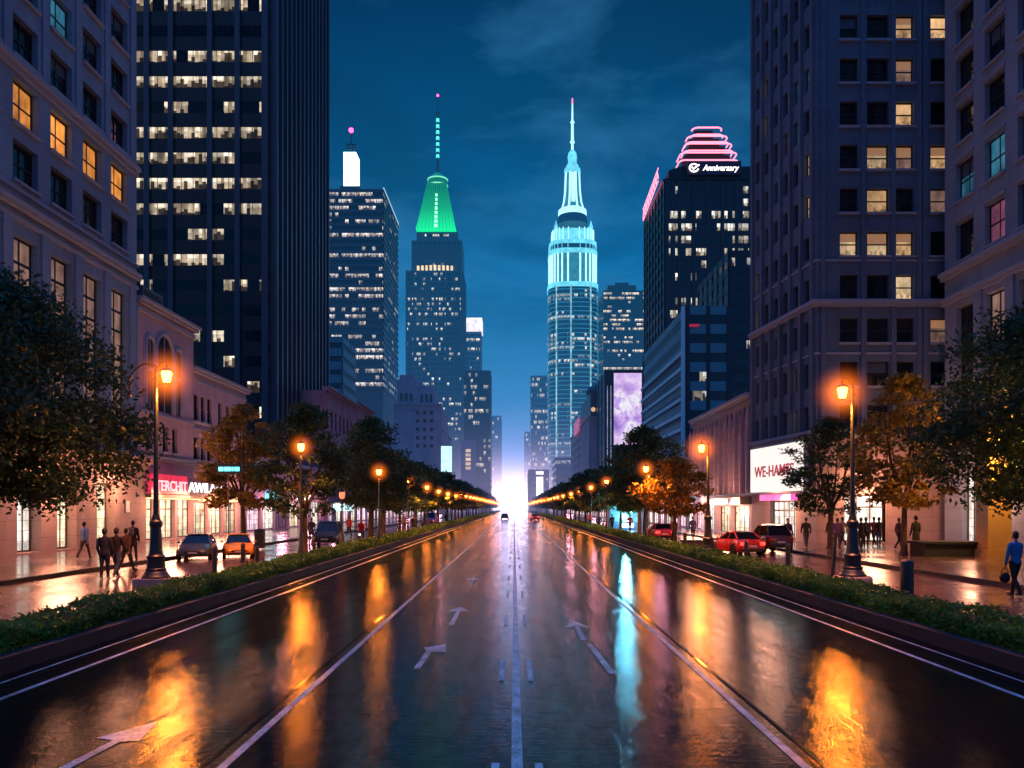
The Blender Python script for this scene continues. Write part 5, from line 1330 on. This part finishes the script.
def car(x, y, rz, label, paint, name='parked_car', s=1.0, suv=False, lights=None, zoff=0.0, roofmat=None, cat='car', group=None):
    root = empty(name, label, cat, (0, 0, 0), 0, group)
    dz = .16 if suv else 0; dr = .20 if suv else 0; rear = .45 if suv else 0
    st = [(-2.16, .60, .36, .54), (-2.08, .76, .27, .67), (-1.75, .85, .21, .76), (-1.1, .885, .20, .87), (-.75, .89, .20, .93), (.3, .895, .20, .96), (1.2, .885, .20, .98), (1.75, .86, .22, .98 + rear * .05), (2.05, .80, .28, .90 + rear * .15), (2.15, .70, .36, .74 + rear * .3)]
    mb = MB(); ring = []
    for yy, w_, lo, hi in st:
        lo += dz; hi += dz
        ring.append([(0, yy, lo), (w_ * .86, yy, lo), (w_ * .98, yy, lo + .10), (w_, yy, lo + (hi - lo) * .5), (w_ * .97, yy, hi - .06), (w_ * .88, yy, hi), (w_ * .45, yy, hi + .03), (0, yy, hi + .04)])
    full = [r_ + [(-a, b, c) for a, b, c in r_[-2:0:-1]] for r_ in ring]; n = len(full[0])
    vs = [p for f in full for p in f]; fs = []
    for i in range(len(full) - 1):
        for k_ in range(n): fs.append((i * n + k_, i * n + (k_ + 1) % n, (i + 1) * n + (k_ + 1) % n, (i + 1) * n + k_))
    fs.append(tuple(range(n - 1, -1, -1))); fs.append(tuple(range((len(full) - 1) * n, len(full) * n)))
    mb.add(vs, fs); body = mb.build('body', paint, root, True)
    zb, zt = .93 + dz, 1.40 + dz + dr
    A0, A1, B1, B0 = (.76, -.86, zb), (.59, -.10, zt - .03), (.60, 1.0 + rear, zt - .02), (.75, 1.68 + rear * .6, zb + .06)
    C0, C1 = (.775, .42, zb + .02), (.605, .48, zt - .01)
    mir = lambda p: (-p[0], p[1], p[2])
    mb = MB(); mb.quad(mir(A0), A0, A1, mir(A1)); mb.build('windscreen', M['carglass'], root)
    mb = MB(); mb.quad(B0, mir(B0), mir(B1), B1); mb.build('rear_window', M['carglass'], root)
    for f in (lambda p: p, mir):
        for P in ((A0, C0, C1, A1), (C0, B0, B1, C1)):
            mb = MB(); mb.quad(*[f(p) for p in (P if f is not mir else P[::-1])]); mb.build('side_window', M['carglass'], root)
    mb = MB(); xs = [-1, -.6, 0, .6, 1]
    ysr = [(A1[1] - .03, A1[2]), (.3, zt + .025), (.8, zt + .02), (B1[1] + .05, B1[2])]
    for i in range(3):
        for j in range(4):
            pt = lambda i_, j_: (xs[j_] * .615, ysr[i_][0], ysr[i_][1] + .045 * (1 - xs[j_] ** 2))
            mb.quad(pt(i, j), pt(i, j + 1), pt(i + 1, j + 1), pt(i + 1, j))
    mb.build('roof', roofmat or paint, root, True)
    mb = MB()
    for f in (lambda p: p, mir):
        mb.tube([f(A0), f(A1)], .035, 6); mb.tube([f(A1), f(C1), f(B1)], .03, 6); mb.tube([f(B1), f(B0)], .05, 6); mb.tube([f(C0), f(C1)], .03, 6); mb.tube([f(A0), f(C0), f(B0)], .022, 6)
    mb.build('pillar', paint, root, True)
    lt = lights or {}
    for sx in (-1, 1):
        mb = MB(); mb.obox((sx * .50 - .17, -2.125, .54 + dz), (.34, 0, 0), (0, .12, 0), (0, .04, .12)); mb.build('headlight', M[lt.get('head', 'headoff')], root)
        mb = MB(); mb.obox((sx * .60 - .16, 2.04, .66 + dz), (.32, 0, 0), (0, .12, 0), (0, -.03, .17 + rear * .25)); mb.build('taillight', M[lt.get('tail', 'tailoff')], root)
        mb = MB(); mb.ball((sx * .97, -.62, zb + .08), .10, .07, .065, 8, 6); mb.tube([(sx * .86, -.62, zb + .02), (sx * .95, -.62, zb + .05)], .02, 5); mb.build('wing_mirror', paint, root, True)
        for yy in (-1.32, 1.30):
            mb = MB(); mb.lathe([(.40, -.006), (.40, .006)], (0, 0, 0), 20); rot_to_x(mb); mb.v = [(a + sx * .889, b + yy, c + .335 + dz * .6) for a, b, c in mb.v]; mb.build('wheel_arch', M['rubber'], root)
            w_ = inst('wheel', WHEEL[0], root, (sx * .83, yy, .335), 0 if sx > 0 else math.pi)
            k = 1 + dz * .9; w_.scale = (1, k, k); w_.location.z = .335 * k
            rm = bpy.data.objects.new('rim', WHEEL[1]); col.objects.link(rm); rm.parent = w_
        for yy in (-.30, .98):
            mb = MB(); mb.box(min(sx * .89, sx * .915), max(sx * .89, sx * .915), yy + .35, yy + .52, .80 + dz, .83 + dz); mb.build('door_handle', paint, root)
    mb = MB(); mb.box(-.45, .45, -2.19, -2.12, .44 + dz, .55 + dz); mb.box(-.62, .62, -2.17, -2.05, .28 + dz, .38 + dz); mb.build('grille', M['rubber'], root)
    mb = MB(); mb.box(-.24, .24, -2.20, -2.192, .42 + dz, .50 + dz); mb.build('number_plate', M['plate'], root)
    mb = MB(); mb.box(-.24, .24, 2.152, 2.165, .55 + dz, .65 + dz); mb.build('number_plate', M['plate'], root)
    mb = MB(); mb.box(-.70, .70, 2.10, 2.19, .30 + dz, .46 + dz); mb.build('rear_bumper', M['rubber'], root)
    root.location = (x, y, zoff); root.rotation_euler = (0, 0, rz); root.scale = (s, s, s)
    return root
car(-15.25, 38.6, R(14), 'dark blue-grey saloon parked under the red shop sign', carpaint('steel_blue_paint', (.05, .07, .12)), s=.83)
car(-13.75, 39.9, R(20), 'bright orange car parked beside the dark blue saloon', carpaint('orange_paint', (.9, .34, .01)), s=.80)
car(-11.6, 50.0, R(6), 'dark car with pale blue windscreen behind the forked tree', carpaint('teal_black_paint', (.015, .02, .03)), s=.9, suv=True, roofmat=carpaint('blue_roof_paint', (.03, .20, .32)))
car(11.75, 42.2, R(180 + 10), 'red car seen from behind beside the right lamp post', carpaint('red_paint', (.55, .02, .02)), s=.86, lights={'tail': 'tail'})
car(13.9, 43.8, R(180 + 4), 'dark maroon car next to the red car at right', carpaint('maroon_paint', (.06, .01, .018)), s=.86, suv=True)
car(11.0, 60.0, R(180), 'red car with bright tail lights beyond the small yellowish tree', carpaint('red_paint_far', (.5, .02, .03)), s=.9, lights={'tail': 'tail'})
car(-10.9, 104, R(0), 'pink lit car glimpsed between the left tree trunks', carpaint('pink_paint', (.7, .12, .3)), s=1, suv=True, lights={'head': 'head'})
car(-1.9, 165, R(180), 'small dark car driving away in the left lane', carpaint('black_paint', (.02, .02, .03)), name='car', s=.85, lights={'tail': 'tailoff'})
car(3.9, 150, R(180), 'small red car driving away on the right side of the road', carpaint('red_paint_road', (.6, .02, .04)), name='car', s=.85, lights={'tail': 'tail'})
# ------------------------------------------------------------------ bollards, barriers, kiosks
def bollard(x, y, label, r=.09, h=.9, slim=True, z=0, group='bollards along the hedges'):
    mb = MB()
    if slim: mb.lathe([(r * 1.25, 0), (r * 1.25, .05), (r, .07), (r, h * .78), (r * 1.12, h * .79), (r * 1.12, h * .86), (r, h * .87), (r, h - .05), (r * .7, h - .01), (r * .15, h)], (x, y, z), 14)
    else: mb.lathe([(r * 1.45, 0), (r * 1.45, .05), (r * 1.2, .07), (r * 1.15, .11), (r, .13), (r, h - .1), (r * .97, h - .04), (r * .8, h - .01), (r * .3, h + .01)], (x, y, z), 24)
    return tag(mb.build('bollard', M['iron'], None, True, loc=(x, y, z)), label, 'bollard', group)
bollard(X_(214.5, 28.6), 28.6, 'dark bollard left of the orange car, nearest at left', .085, 1.1)
bollard(X_(243, 36.5), 36.5, 'dark bollard in front of the orange car front wheel', .10, .85)
bollard(X_(257, 33.9), 33.9, 'dark bollard at the rear of the orange car', .085, .85)
bollard(X_(314, 39.5), 39.5, 'dark bollard just right of the forked tree trunk', .10, .75)
bollard(X_(907, 22), 22, 'thick round topped bollard behind the right hedge, nearest of all', .17, 1.05, False)
bollard(X_(746, 36), 36, 'dark bollard in front of the red car', .085, 1.0)
bollard(X_(788, 34.6), 34.6, 'dark bollard right of the maroon car', .10, .92)
bollard(X_(685, 44), 44, 'dark bollard left of the second right street lamp', .10, 1.1)
bollard(X_(720, 43), 43, 'short stub bollard between second right lamp and red car', .10, .35)
root = empty('barrier_post', 'dark leaning barrier bar behind the large right street lamp', 'barrier', (10.95, 27.4, 0))
MB().tube([(10.9, 27.4, 0.05), (11.05, 27.5, 1.45)], .06, 10).build('bar', M['iron'], root, True)
MB().box(10.72, 11.1, 27.2, 27.6, .005, .06).build('foot', M['iron'], root)
root = empty('litter_bin', 'dark slim litter bin between the orange car and the shop', 'litter bin', (X_(257, 46), 46.5, .12))
x0 = X_(257, 46)
MB().box(x0 - .25, x0 + .25, 46.3, 46.7, .12, 1.1).build('body', M['iron'], root); MB().lathe([(.36, 0), (.30, .08), (.1, .13)], (x0, 46.5, 1.1), 4, ph=.5).build('lid', M['iron'], root)
root = empty('planter_box', 'low dark blue planter box left of the red car', 'planter', (10.2, 45.5, 0))
MB().box(9.6, 11.1, 45.2, 45.9, 0, .55).build('box', plain('violet_blue_box', (.05, .04, .12), .4), root); MB().box(9.55, 11.15, 45.15, 45.95, .552, .62).build('rim', M['iron'], root)
root = empty('lit_kiosk', 'bright cyan lit kiosk behind the right hedge trees', 'kiosk', (11.9, 85, 0))
mb = MB(); mb.box(10.1, 13.7, 85, 87, 0, .9); mb.box(10.1, 10.25, 85, 87, .9, 2.7); mb.box(13.55, 13.7, 85, 87, .9, 2.7); mb.box(9.9, 13.9, 84.7, 87.2, 2.702, 2.95); mb.build('frame', M['steelblue'], root)
mb = MB(); mb.box(10.26, 13.54, 85.6, 85.7, .92, 2.69); mb.build('screen', M['cyanpanel'], root)
mb = MB(); mb.box(11.2, 12.7, 84.96, 84.99, .35, .75); mb.lathe([(.25, -.05), (.25, .05)], (12, 84.9, 1.0), 12); mb.build('floodlight', M['cyanstrong'], root)
point((11.9, 84.2, 1.5), 2500, (.15, .7, 1), .3, root)
root = empty('hanging_sign', 'small glowing cyan sign hanging among the leaves of the brownish tree', 'hanging sign', (X_(228, 45), 45, Z_(469, 45)))
D = 45
mb = MB(); mb.box(X_(216, D), X_(241, D), D + .05, D + .2, Z_(474, D), Z_(464, D)); mb.build('box', M['navy'], root)
mb = MB()
for a, b in ((218.5, 223), (224, 231), (232, 233.3), (234.5, 239)): mb.box(X_(a, D), X_(b, D), D, D + .048, Z_(471, D), Z_(467, D))
mb.build('glowing_letters', M['cyan'], root)
mb = MB(); mb.tube([(X_(228, D), D + .12, 0.1), (X_(228, D), D + .12, Z_(474, D))], .04, 8); mb.build('post', M['iron'], root)
root = empty('shop_sign', 'small pale cyan lit sign over a doorway behind the red lantern post', 'shop sign', (-19, 86, 3.5))
D = 86; mb = MB(); mb.box(X_(333, D), X_(352, D), D, D + .3, Z_(511, D), Z_(504, D)); mb.build('panel', emit('pale_cyan_sign', (.45, .9, .95), 1.8, .4, 2), root)
mb = MB(); mb.tube([(X_(335, D), D + .2, .12), (X_(335, D), D + .2, Z_(511, D))], .08, 8); mb.tube([(X_(350, D), D + .2, .12), (X_(350, D), D + .2, Z_(511, D))], .08, 8); mb.build('post', M['iron'], root)

# ------------------------------------------------------------------ people
SKIN = plain('skin', (.42, .25, .18), .55, var=.1)
HAIR = plain('dark_hair', (.012, .009, .008), .5, var=.3, scale=30)
SHOE = plain('dark_shoes', (.02, .02, .022), .5)
SHOEW = plain('white_shoes', (.6, .58, .56), .5)
CL = {k: plain(k + '_cloth', v, .8, var=.2, scale=5, bump=.2) for k, v in dict(navy=(.012, .016, .035), black=(.012, .012, .014), grey=(.10, .10, .12), blue=(.16, .24, .45), brightblue=(.03, .16, .38), red=(.35, .03, .03), brown=(.10, .05, .035), tan=(.32, .20, .14), purple=(.10, .05, .16), denim=(.04, .06, .12), white=(.55, .53, .52)).items()}
PM = {}
def person_mesh(key, stride=.25, armL=.2, armR=-.2, elbow=.25, sit=False, voxel=.014, coat=False, hunch=0):
    """a clothed figure facing -y; one continuous surface with skin, top, trouser and shoe areas"""
    if key in PM: return PM[key]
    prims = []   # (a, b, ra, rb, material, flat)
    def P(a, b, ra, rb, m_, sx=1): prims.append((Vector(a), Vector(b), ra, rb, m_))
    mb = MB()
    hipz = .92 if not sit else .95
    rings = [(hipz - .10, .15, .11), (hipz, .165, .12), (hipz + .14, .145, .105), (hipz + .32, .165, .12), (hipz + .45, .175, .115), (hipz + .52, .14, .085), (hipz + .56, .07, .065)]
    if coat: rings = [(hipz - .30, .19, .14), (hipz - .1, .18, .135)] + [(z, a * 1.05, b * 1.05) for z, a, b in rings[1:]]
    vs = []; n = 16
    def lean(z): return -hunch * max(0, z - hipz)
    for z, a, b in rings:
        for k in range(n):
            t = 2 * math.pi * k / n; vs.append((a * math.cos(t), b * math.sin(t) + lean(z), z))
    fs = [(i * n + k, i * n + (k + 1) % n, (i + 1) * n + (k + 1) % n, (i + 1) * n + k) for i in range(len(rings) - 1) for k in range(n)]
    fs += [tuple(range(n - 1, -1, -1)), tuple(range((len(rings) - 1) * n, len(rings) * n))]; mb.add(vs, fs)
    yl = lean(hipz + .5); P((0, lean(hipz), hipz + .08), (0, yl, hipz + .46), .17, .17, 1); P((-.08, 0, hipz - .06), (.08, 0, hipz - .06), .12, .12, 1 if coat else 2)
    yn = lean(hipz + .62)
    mb.tube([(0, yl + .01, hipz + .50), (0, yn - .005, hipz + .64)], [.06, .052], 12); P((0, yl, hipz + .56), (0, yn, hipz + .62), .055, .05, 0)
    hz = hipz + .73; hy = yn - .02
    mb.ball((0, hy, hz), .078, .098, .118, 18, 12); mb.ball((0, hy - .025, hz - .065), .058, .062, .06, 14, 8)
    mb.tube([(0, hy - .085, hz + .01), (0, hy - .118, hz - .025), (0, hy - .09, hz - .035)], [.012, .016, .012], 8)
    for s in (-1, 1): mb.ball((s * .079, hy + .005, hz - .005), .013, .024, .034, 8, 6)
    P((0, hy, hz - .06), (0, hy, hz + .06), .10, .10, 0)
    def limb(pts, rads, mats):
        mb.tube(pts, rads, 12)
        for i in range(len(pts) - 1): P(pts[i], pts[i + 1], rads[i], rads[i + 1], mats[i])
    sh = hipz + .47
    for s, sw in ((-1, armL), (1, armR)):
        S = Vector((s * .185, yl, sh)); E = S + Vector((s * .05, -.29 * math.sin(sw), -.29 * math.cos(sw)))
        Wp = E + Vector((-s * .01, -.25 * math.sin(sw + elbow), -.25 * math.cos(sw + elbow)))
        limb([S + Vector((-s * .06, 0, .02)), S, E, Wp], [.07, .066, .052, .04], [1, 1, 1])
        d = (Wp - E).normalized(); fwd = Vector((0, -1, 0)); 
        pc = Wp + d * .055
        mb.tube([Wp - d * .02, Wp + d * .03, Wp + d * .095], [.026, .034, .032], 10, flat=.6); P(Wp, Wp + d * .16, .03, .03, 0)
        side_ = Vector((0, 1, 0)) - d * d.y; side_.normalize()
        for k, (off, ln) in enumerate(((-.030, .065), (-.010, .078), (.011, .073), (.030, .058))):
            b_ = Wp + d * .085 + side_ * off; inn = Vector((-s, 0, 0))
            mb.tube([b_, b_ + d * ln * .5 + inn * .006, b_ + d * ln * .85 + inn * .025], [.0105, .0095, .007], 7)
        tb = Wp + d * .03 - side_ * .034; mb.tube([tb, tb - side_ * .02 + d * .03, tb - side_ * .022 + d * .055], [.012, .011, .008], 7)
    for s, st_ in ((-1, stride), (1, -stride)):
        Hp = Vector((s * .09, 0, hipz - .02))
        if sit:
            K = Hp + Vector((s * .05, -.36, -.10 + (.18 if s > 0 else -.05))); A = K + Vector((0, .10, -.40))
        else:
            back = st_ < 0
            K = Hp + Vector((0, -.43 * math.sin(st_) - (.03), -.43 * math.cos(st_))); ks = st_ - (.35 if back else .05) * min(1, abs(st_) * 4)
            A = K + Vector((0, -.42 * math.sin(ks), -.42 * math.cos(ks)))
            A.z = max(A.z, .075 if not back else .085)
        limb([Hp + Vector((0, 0, .06)), Hp, Hp.lerp(K, .55), K, K.lerp(A, .4), A], [.095, .095, .082, .062, .062, .046], [2] * 5)
        toe = A + Vector((0, -.165, -.038)); heel = A + Vector((0, .045, -.035))
        mb.tube([heel, A + Vector((0, -.03, -.03)), A + Vector((0, -.1, -.038)), toe], [.038, .044, .042, .026], 10); P(heel, toe, .045, .03, 3)
    me = mb.mesh('figure'); o = bpy.data.objects.new('figure', me); col.objects.link(o)
    md = o.modifiers.new('r', 'REMESH'); md.mode = 'VOXEL'; md.voxel_size = voxel
    sm2 = o.modifiers.new('s', 'SMOOTH'); sm2.factor = .5; sm2.iterations = 2
    dg = bpy.context.evaluated_depsgraph_get(); dg.update()
    out_ = bpy.data.meshes.new_from_object(o.evaluated_get(dg)); bpy.data.objects.remove(o)
    out_.materials.clear()
    for m_ in (SKIN, CL['navy'], CL['black'], SHOE): out_.materials.append(m_)
    c = np.empty(len(out_.polygons) * 3); out_.polygons.foreach_get('center', c); c = c.reshape(-1, 3)
    best = np.full(len(c), 9.0); idx = np.zeros(len(c), dtype=np.int32)
    for a, b, ra, rb, m_ in prims:
        a, b = np.array(a), np.array(b); ab = b - a; t = np.clip(((c - a) @ ab) / max(1e-9, ab @ ab), 0, 1)
        dd = np.linalg.norm(c - (a + t[:, None] * ab), axis=1) - (ra + (rb - ra) * t)
        q = dd < best; best[q] = dd[q]; idx[q] = m_
    out_.polygons.foreach_set('material_index', idx); out_.polygons.foreach_set('use_smooth', [True] * len(c)); out_.update()
    hm = MB(); hm.ball((0, hy + .018, hz + .022), .088, .102, .112, 16, 10)
    hm.v = [(x, y, z) if not (y < hy - .045 and z < hz + .055) else (x * .9, hy - .045 + (y - hy + .045) * .1, z) for x, y, z in hm.v]
    hm.ball((0, hy + .05, hz - .02), .075, .065, .085, 12, 8)
    hair = hm.mesh('hair', HAIR, smooth=True)
    em = MB()
    for s in (-1, 1): em.ball((s * .031, hy - .088, hz + .012), .011, .008, .008, 8, 6)
    em.obox((-.024, hy - .092, hz - .068), (.048, 0, 0), (0, .01, 0), (0, 0, .008))
    PM[key] = (out_, hair, em.mesh('face_features', HAIR)); return PM[key]
def person(x, y, face, key, label, top, legs, z=0.0, s=1.0, shoes=SHOE, hair=True, group=None, **kw):
    body, hr, fc_ = person_mesh(key, **kw)
    root = empty('person', label, 'person', (x, y, z), R(face), group); root.scale = (s, s, s)
    b = bpy.data.objects.new('body', body); col.objects.link(b); b.parent = root; setmat(b, SKIN, CL[top], CL[legs], shoes)
    for nm, me in (('hair', hr), ('face', fc_)):
        o = bpy.data.objects.new(nm, me); col.objects.link(o); o.parent = root
    return root
WALK, STAND, COAT, WALK2 = dict(stride=.33, armL=-.3, armR=.3, elbow=.3), dict(stride=.06, armL=.1, armR=.05, elbow=.35), dict(stride=.12, armL=.05, armR=.1, elbow=.3, coat=True), dict(stride=-.25, armL=.25, armR=-.2, elbow=.45)
# facing: 0 looks at the camera, 180 away
person(X_(90, 37), 36.5, 170, 'walk', 'person in a pale blue top walking on the far left pavement', 'blue', 'brown', .12, .96, **WALK)
person(X_(104.5, 27.6), 27.6, 185, 'stand', 'person in dark jacket walking away, left of the close pair by the lamp', 'navy', 'navy', 0, 1.0, SHOEW, **STAND)
person(X_(115, 28.0), 28.1, 175, 'walk2', 'person in dark jacket walking away, right of the close pair by the lamp', 'black', 'denim', 0, 1.0, SHOEW, **WALK2)
person(X_(122.5, 30.5), 30.8, 160, 'walk', 'person half hidden behind the close dark pair near the left lamp', 'brown', 'black', 0, .95, **WALK)
person(X_(134, 36), 35.9, 182, 'coat', 'person in dark coat with backpack standing before the lit shop', 'black', 'black', .12, 1.0, **COAT)
bk = MB(); bx, by = X_(134, 36), 35.9 - .24; bk.ball((bx, by + .02, 1.38), .17, .10, .23, 14, 10); bk.ball((bx, by - .07, 1.30), .11, .05, .11, 10, 8)
for sx in (-1, 1): bk.tube([(bx + sx * .10, by + .06, 1.56), (bx + sx * .12, by + .22, 1.60), (bx + sx * .12, by + .36, 1.45)], .02, 6)
tag(bk.build('backpack', CL['grey'], None, True, loc=(bx, by, 1.2)), 'dark grey backpack worn by the coated person at left', 'backpack')
person(X_(1013, 22.6), 22.5, 195, 'bagwalk', 'person in blue sweater and dark trousers carrying a bag at right edge', 'brightblue', 'black', 0, 1.03, stride=.2, armL=.2, armR=.1, elbow=.15, voxel=.011)
hb = MB(); hx, hy_, hz_ = X_(1013, 22.6) - .255, 22.56, .725
hb.ball((hx, hy_, hz_ - .22), .15, .09, .15, 14, 10); hb.tube([(hx - .10, hy_, hz_ - .12), (hx - .07, hy_, hz_ + .02), (hx, hy_, hz_ + .07), (hx + .07, hy_, hz_ + .02), (hx + .10, hy_, hz_ - .12)], .014, 6)
tag(hb.build('handbag', CL['black'], None, True, loc=(hx, hy_, hz_ - .3)), 'round black handbag held by the person in blue', 'handbag')
person(X_(917, 40.5), 40.6, 200, 'coat', 'person in long dark coat beside the orange lit tree trunk', 'navy', 'black', .12, 1.1, **COAT)
for i, (px, D, fc, ky, lab, tp, lg, kw) in enumerate([
    (788, 43.5, 20, 'coat', 'person in dark coat and pale cap by the maroon car', 'black', 'black', COAT),
    (806, 46.5, 170, 'walk', 'small dark person at the lit entrance under the billboard', 'black', 'denim', WALK),
    (830.5, 47.5, 190, 'stand', 'leftmost dark person waiting left of the right lamp post', 'navy', 'black', STAND),
    (837.5, 44, 160, 'walk2', 'person walking just left of the right lamp post', 'purple', 'denim', WALK2),
    (842.5, 48, 200, 'walk', 'person in tan top close behind the right lamp post', 'tan', 'black', WALK),
    (861, 46, 175, 'coat', 'person in dark coat just right of the right lamp post', 'black', 'black', COAT),
    (866, 47, 150, 'stand', 'person in grey at the bright doorway, left of the couple', 'grey', 'black', STAND),
    (874, 48.5, 185, 'walk', 'person in red top of the couple before the bright doorway', 'red', 'black', WALK),
    (879, 48, 180, 'stand', 'person in black of the couple before the bright doorway', 'black', 'denim', STAND),
    (899, 45, 100, 'walk2', 'person left of the orange lit tree trunk', 'brown', 'black', WALK2)]):
    person(X_(px, D), D, fc, ky, lab, tp, lg, .12, 1.0, **kw)
for px, D, fc, ky, lab, tp, lg, kw in [
    (311.5, 55, 180, 'coat', 'dark coated person on the pavement before the pale wall at left', 'navy', 'black', COAT),
    (349, 66, 170, 'walk', 'person walking right of the red lantern post at left', 'red', 'black', WALK),
    (381, 74, 200, 'stand', 'person behind the second left tree trunk', 'brown', 'black', STAND),
    (404, 80, 10, 'walk2', 'person between the left trunks wearing brown', 'tan', 'brown', WALK2),
    (414, 76, 180, 'coat', 'dark person near a trunk left of the pink car', 'black', 'black', COAT),
    (446, 108, 180, 'walk', 'tiny dark person right of the pink car', 'black', 'denim', WALK),
    (590, 104, 180, 'walk', 'tiny person left of the cyan kiosk in red', 'red', 'black', WALK),
    (599, 84, 175, 'coat', 'dark coated person just left of the cyan kiosk', 'black', 'black', COAT),
    (612, 82, 190, 'stand', 'person silhouetted against the left side of the cyan kiosk', 'navy', 'black', STAND),
    (630, 79, 180, 'walk', 'person in red silhouetted before the cyan kiosk', 'red', 'purple', WALK),
    (674, 56, 10, 'walk2', 'person in brown right of the small yellowish tree', 'brown', 'black', WALK2),
    (693, 62, 180, 'coat', 'dark person standing before the gothic facade', 'purple', 'black', COAT)]:
    zz_ = .12 if abs(X_(px, D)) > 16.4 or X_(px, D) > 15.4 else 0
    person(X_(px, D), D, fc, ky, lab, tp, lg, zz_, 1.0, **kw)
# cyclist
def bicycle(x, y, rz, label):
    root = empty('bicycle', label, 'bicycle', (0, 0, 0))
    for yy in (-.52, .52):
        mb = MB(); pts = [(0, yy + .34 * math.cos(t * math.pi / 12), .36 + .34 * math.sin(t * math.pi / 12)) for t in range(25)]; mb.tube(pts, .022, 6, False)
        for t in range(8): mb.tube([(0, yy, .36), (0, yy + .33 * math.cos(t * .785), .36 + .33 * math.sin(t * .785))], .004, 4)
        mb.build('wheel', M['rubber'], root, True)
    mb = MB()
    for a, b in (((0, -.52, .36), (0, -.38, .95)), ((0, -.40, .85), (0, .22, .86)), ((0, -.42, .75), (0, .08, .34)), ((0, .08, .34), (0, .24, .95)), ((0, .08, .34), (0, .52, .36)), ((0, .22, .86), (0, .52, .36))): mb.tube([a, b], .02, 6)
    mb.build('frame', M['iron'], root, True)
    mb = MB(); mb.tube([(-.28, -.28, 1.05), (-.2, -.38, 1.04), (.2, -.38, 1.04), (.28, -.28, 1.05)], .018, 6); mb.tube([(0, -.38, .95), (0, -.38, 1.04)], .018, 6); mb.build('handlebar', M['iron'], root, True)
    mb = MB(); mb.ball((0, .26, .97), .09, .14, .04, 10, 6); mb.build('saddle', M['rubber'], root, True)
    MB().box(-.05, .05, -.5, -.42, .86, .94).build('headlight', M['head'], root)
    root.location = (x, y, 0); root.rotation_euler = (0, 0, R(rz))
bicycle(X_(360, 47), 47, 8, 'dark bicycle ridden by the person in red at left')
person(X_(360, 47) + .03, 47.2, 8, 'ride', 'person in red jacket riding a bicycle towards the camera', 'red', 'black', .06, 1.0, stride=0, armL=.9, armR=.9, elbow=.25, sit=True, hunch=.25)

# ------------------------------------------------------------------ emission-only volume painting haze over the skyline and street end
m, nt, b = mat('painted_haze_glow'); nt.n.remove(b)
pos = nt.pos()
def ell(c, rad):
    v = nt.n.new('ShaderNodeVectorMath'); v.operation = 'SUBTRACT'; nt.link(pos, v.inputs[0]); v.inputs[1].default_value = c
    d = nt.n.new('ShaderNodeVectorMath'); d.operation = 'DIVIDE'; nt.link(v.outputs[0], d.inputs[0]); d.inputs[1].default_value = rad
    l = nt.n.new('ShaderNodeVectorMath'); l.operation = 'LENGTH'; nt.link(d.outputs[0], l.inputs[0])
    return nt.math('SUBTRACT', 1.0, l.outputs['Value'], clamp=True)
MC0, MR0 = (0, 560, 0), (300, 440, 330)
edge = nt.math('MULTIPLY', ell(MC0, MR0), 2.2, clamp=True)
glow = ell((0, 620, 2), (125, 470, 58))
zz = nt.sep(pos)[2]
low = nt.math('MULTIPLY', edge, nt.math('POWER', 2.718, nt.math('MULTIPLY', zz, -1 / 34)))
def emv(strength, c):
    e = nt.n.new('ShaderNodeVolumePrincipled'); e.inputs['Density'].default_value = 0
    nt.put(e.inputs['Emission Color'], (*c, 1)); nt.link(strength, e.inputs['Emission Strength']); return e.outputs[0]
def addsh(a, b):
    n = nt.n.new('ShaderNodeAddShader'); nt.link(a, n.inputs[0]); nt.link(b, n.inputs[1]); return n.outputs[0]
sh = addsh(emv(nt.math('MULTIPLY', edge, .00040), (.0, .36, .82)), emv(nt.math('MULTIPLY', low, .00055), (.34, .42, 1)))
sh = addsh(sh, emv(nt.math('MULTIPLY', nt.math('POWER', glow, 1.7), .0032), (.60, .42, .76)))
sh = addsh(sh, emv(nt.math('MULTIPLY', nt.math('POWER', glow, 4.0), .0165), (1, .62, .68)))
nt.link(sh, m.node_tree.nodes['Material Output'].inputs['Volume'])
o = tag(MB().ball((0, 0, 0), 1, n=28, m=18).build('mist', m, smooth=True), kind='stuff')
o.location = MC0; o.scale = MR0
scene.cycles.volume_bounces = 0; scene.cycles.volume_step_rate = 1.0; scene.cycles.volume_max_steps = 96
scene.cycles.max_bounces = 6; scene.cycles.diffuse_bounces = 2; scene.cycles.glossy_bounces = 4; scene.cycles.transmission_bounces = 2; scene.cycles.transparent_max_bounces = 8
scene.cycles.sample_clamp_indirect = 4.0; scene.cycles.use_denoising = True; scene.cycles.caustics_reflective = False
scene.cycles.use_light_tree = True
scene.view_settings.view_transform = 'Standard'; scene.view_settings.look = 'None'; scene.view_settings.exposure = 0
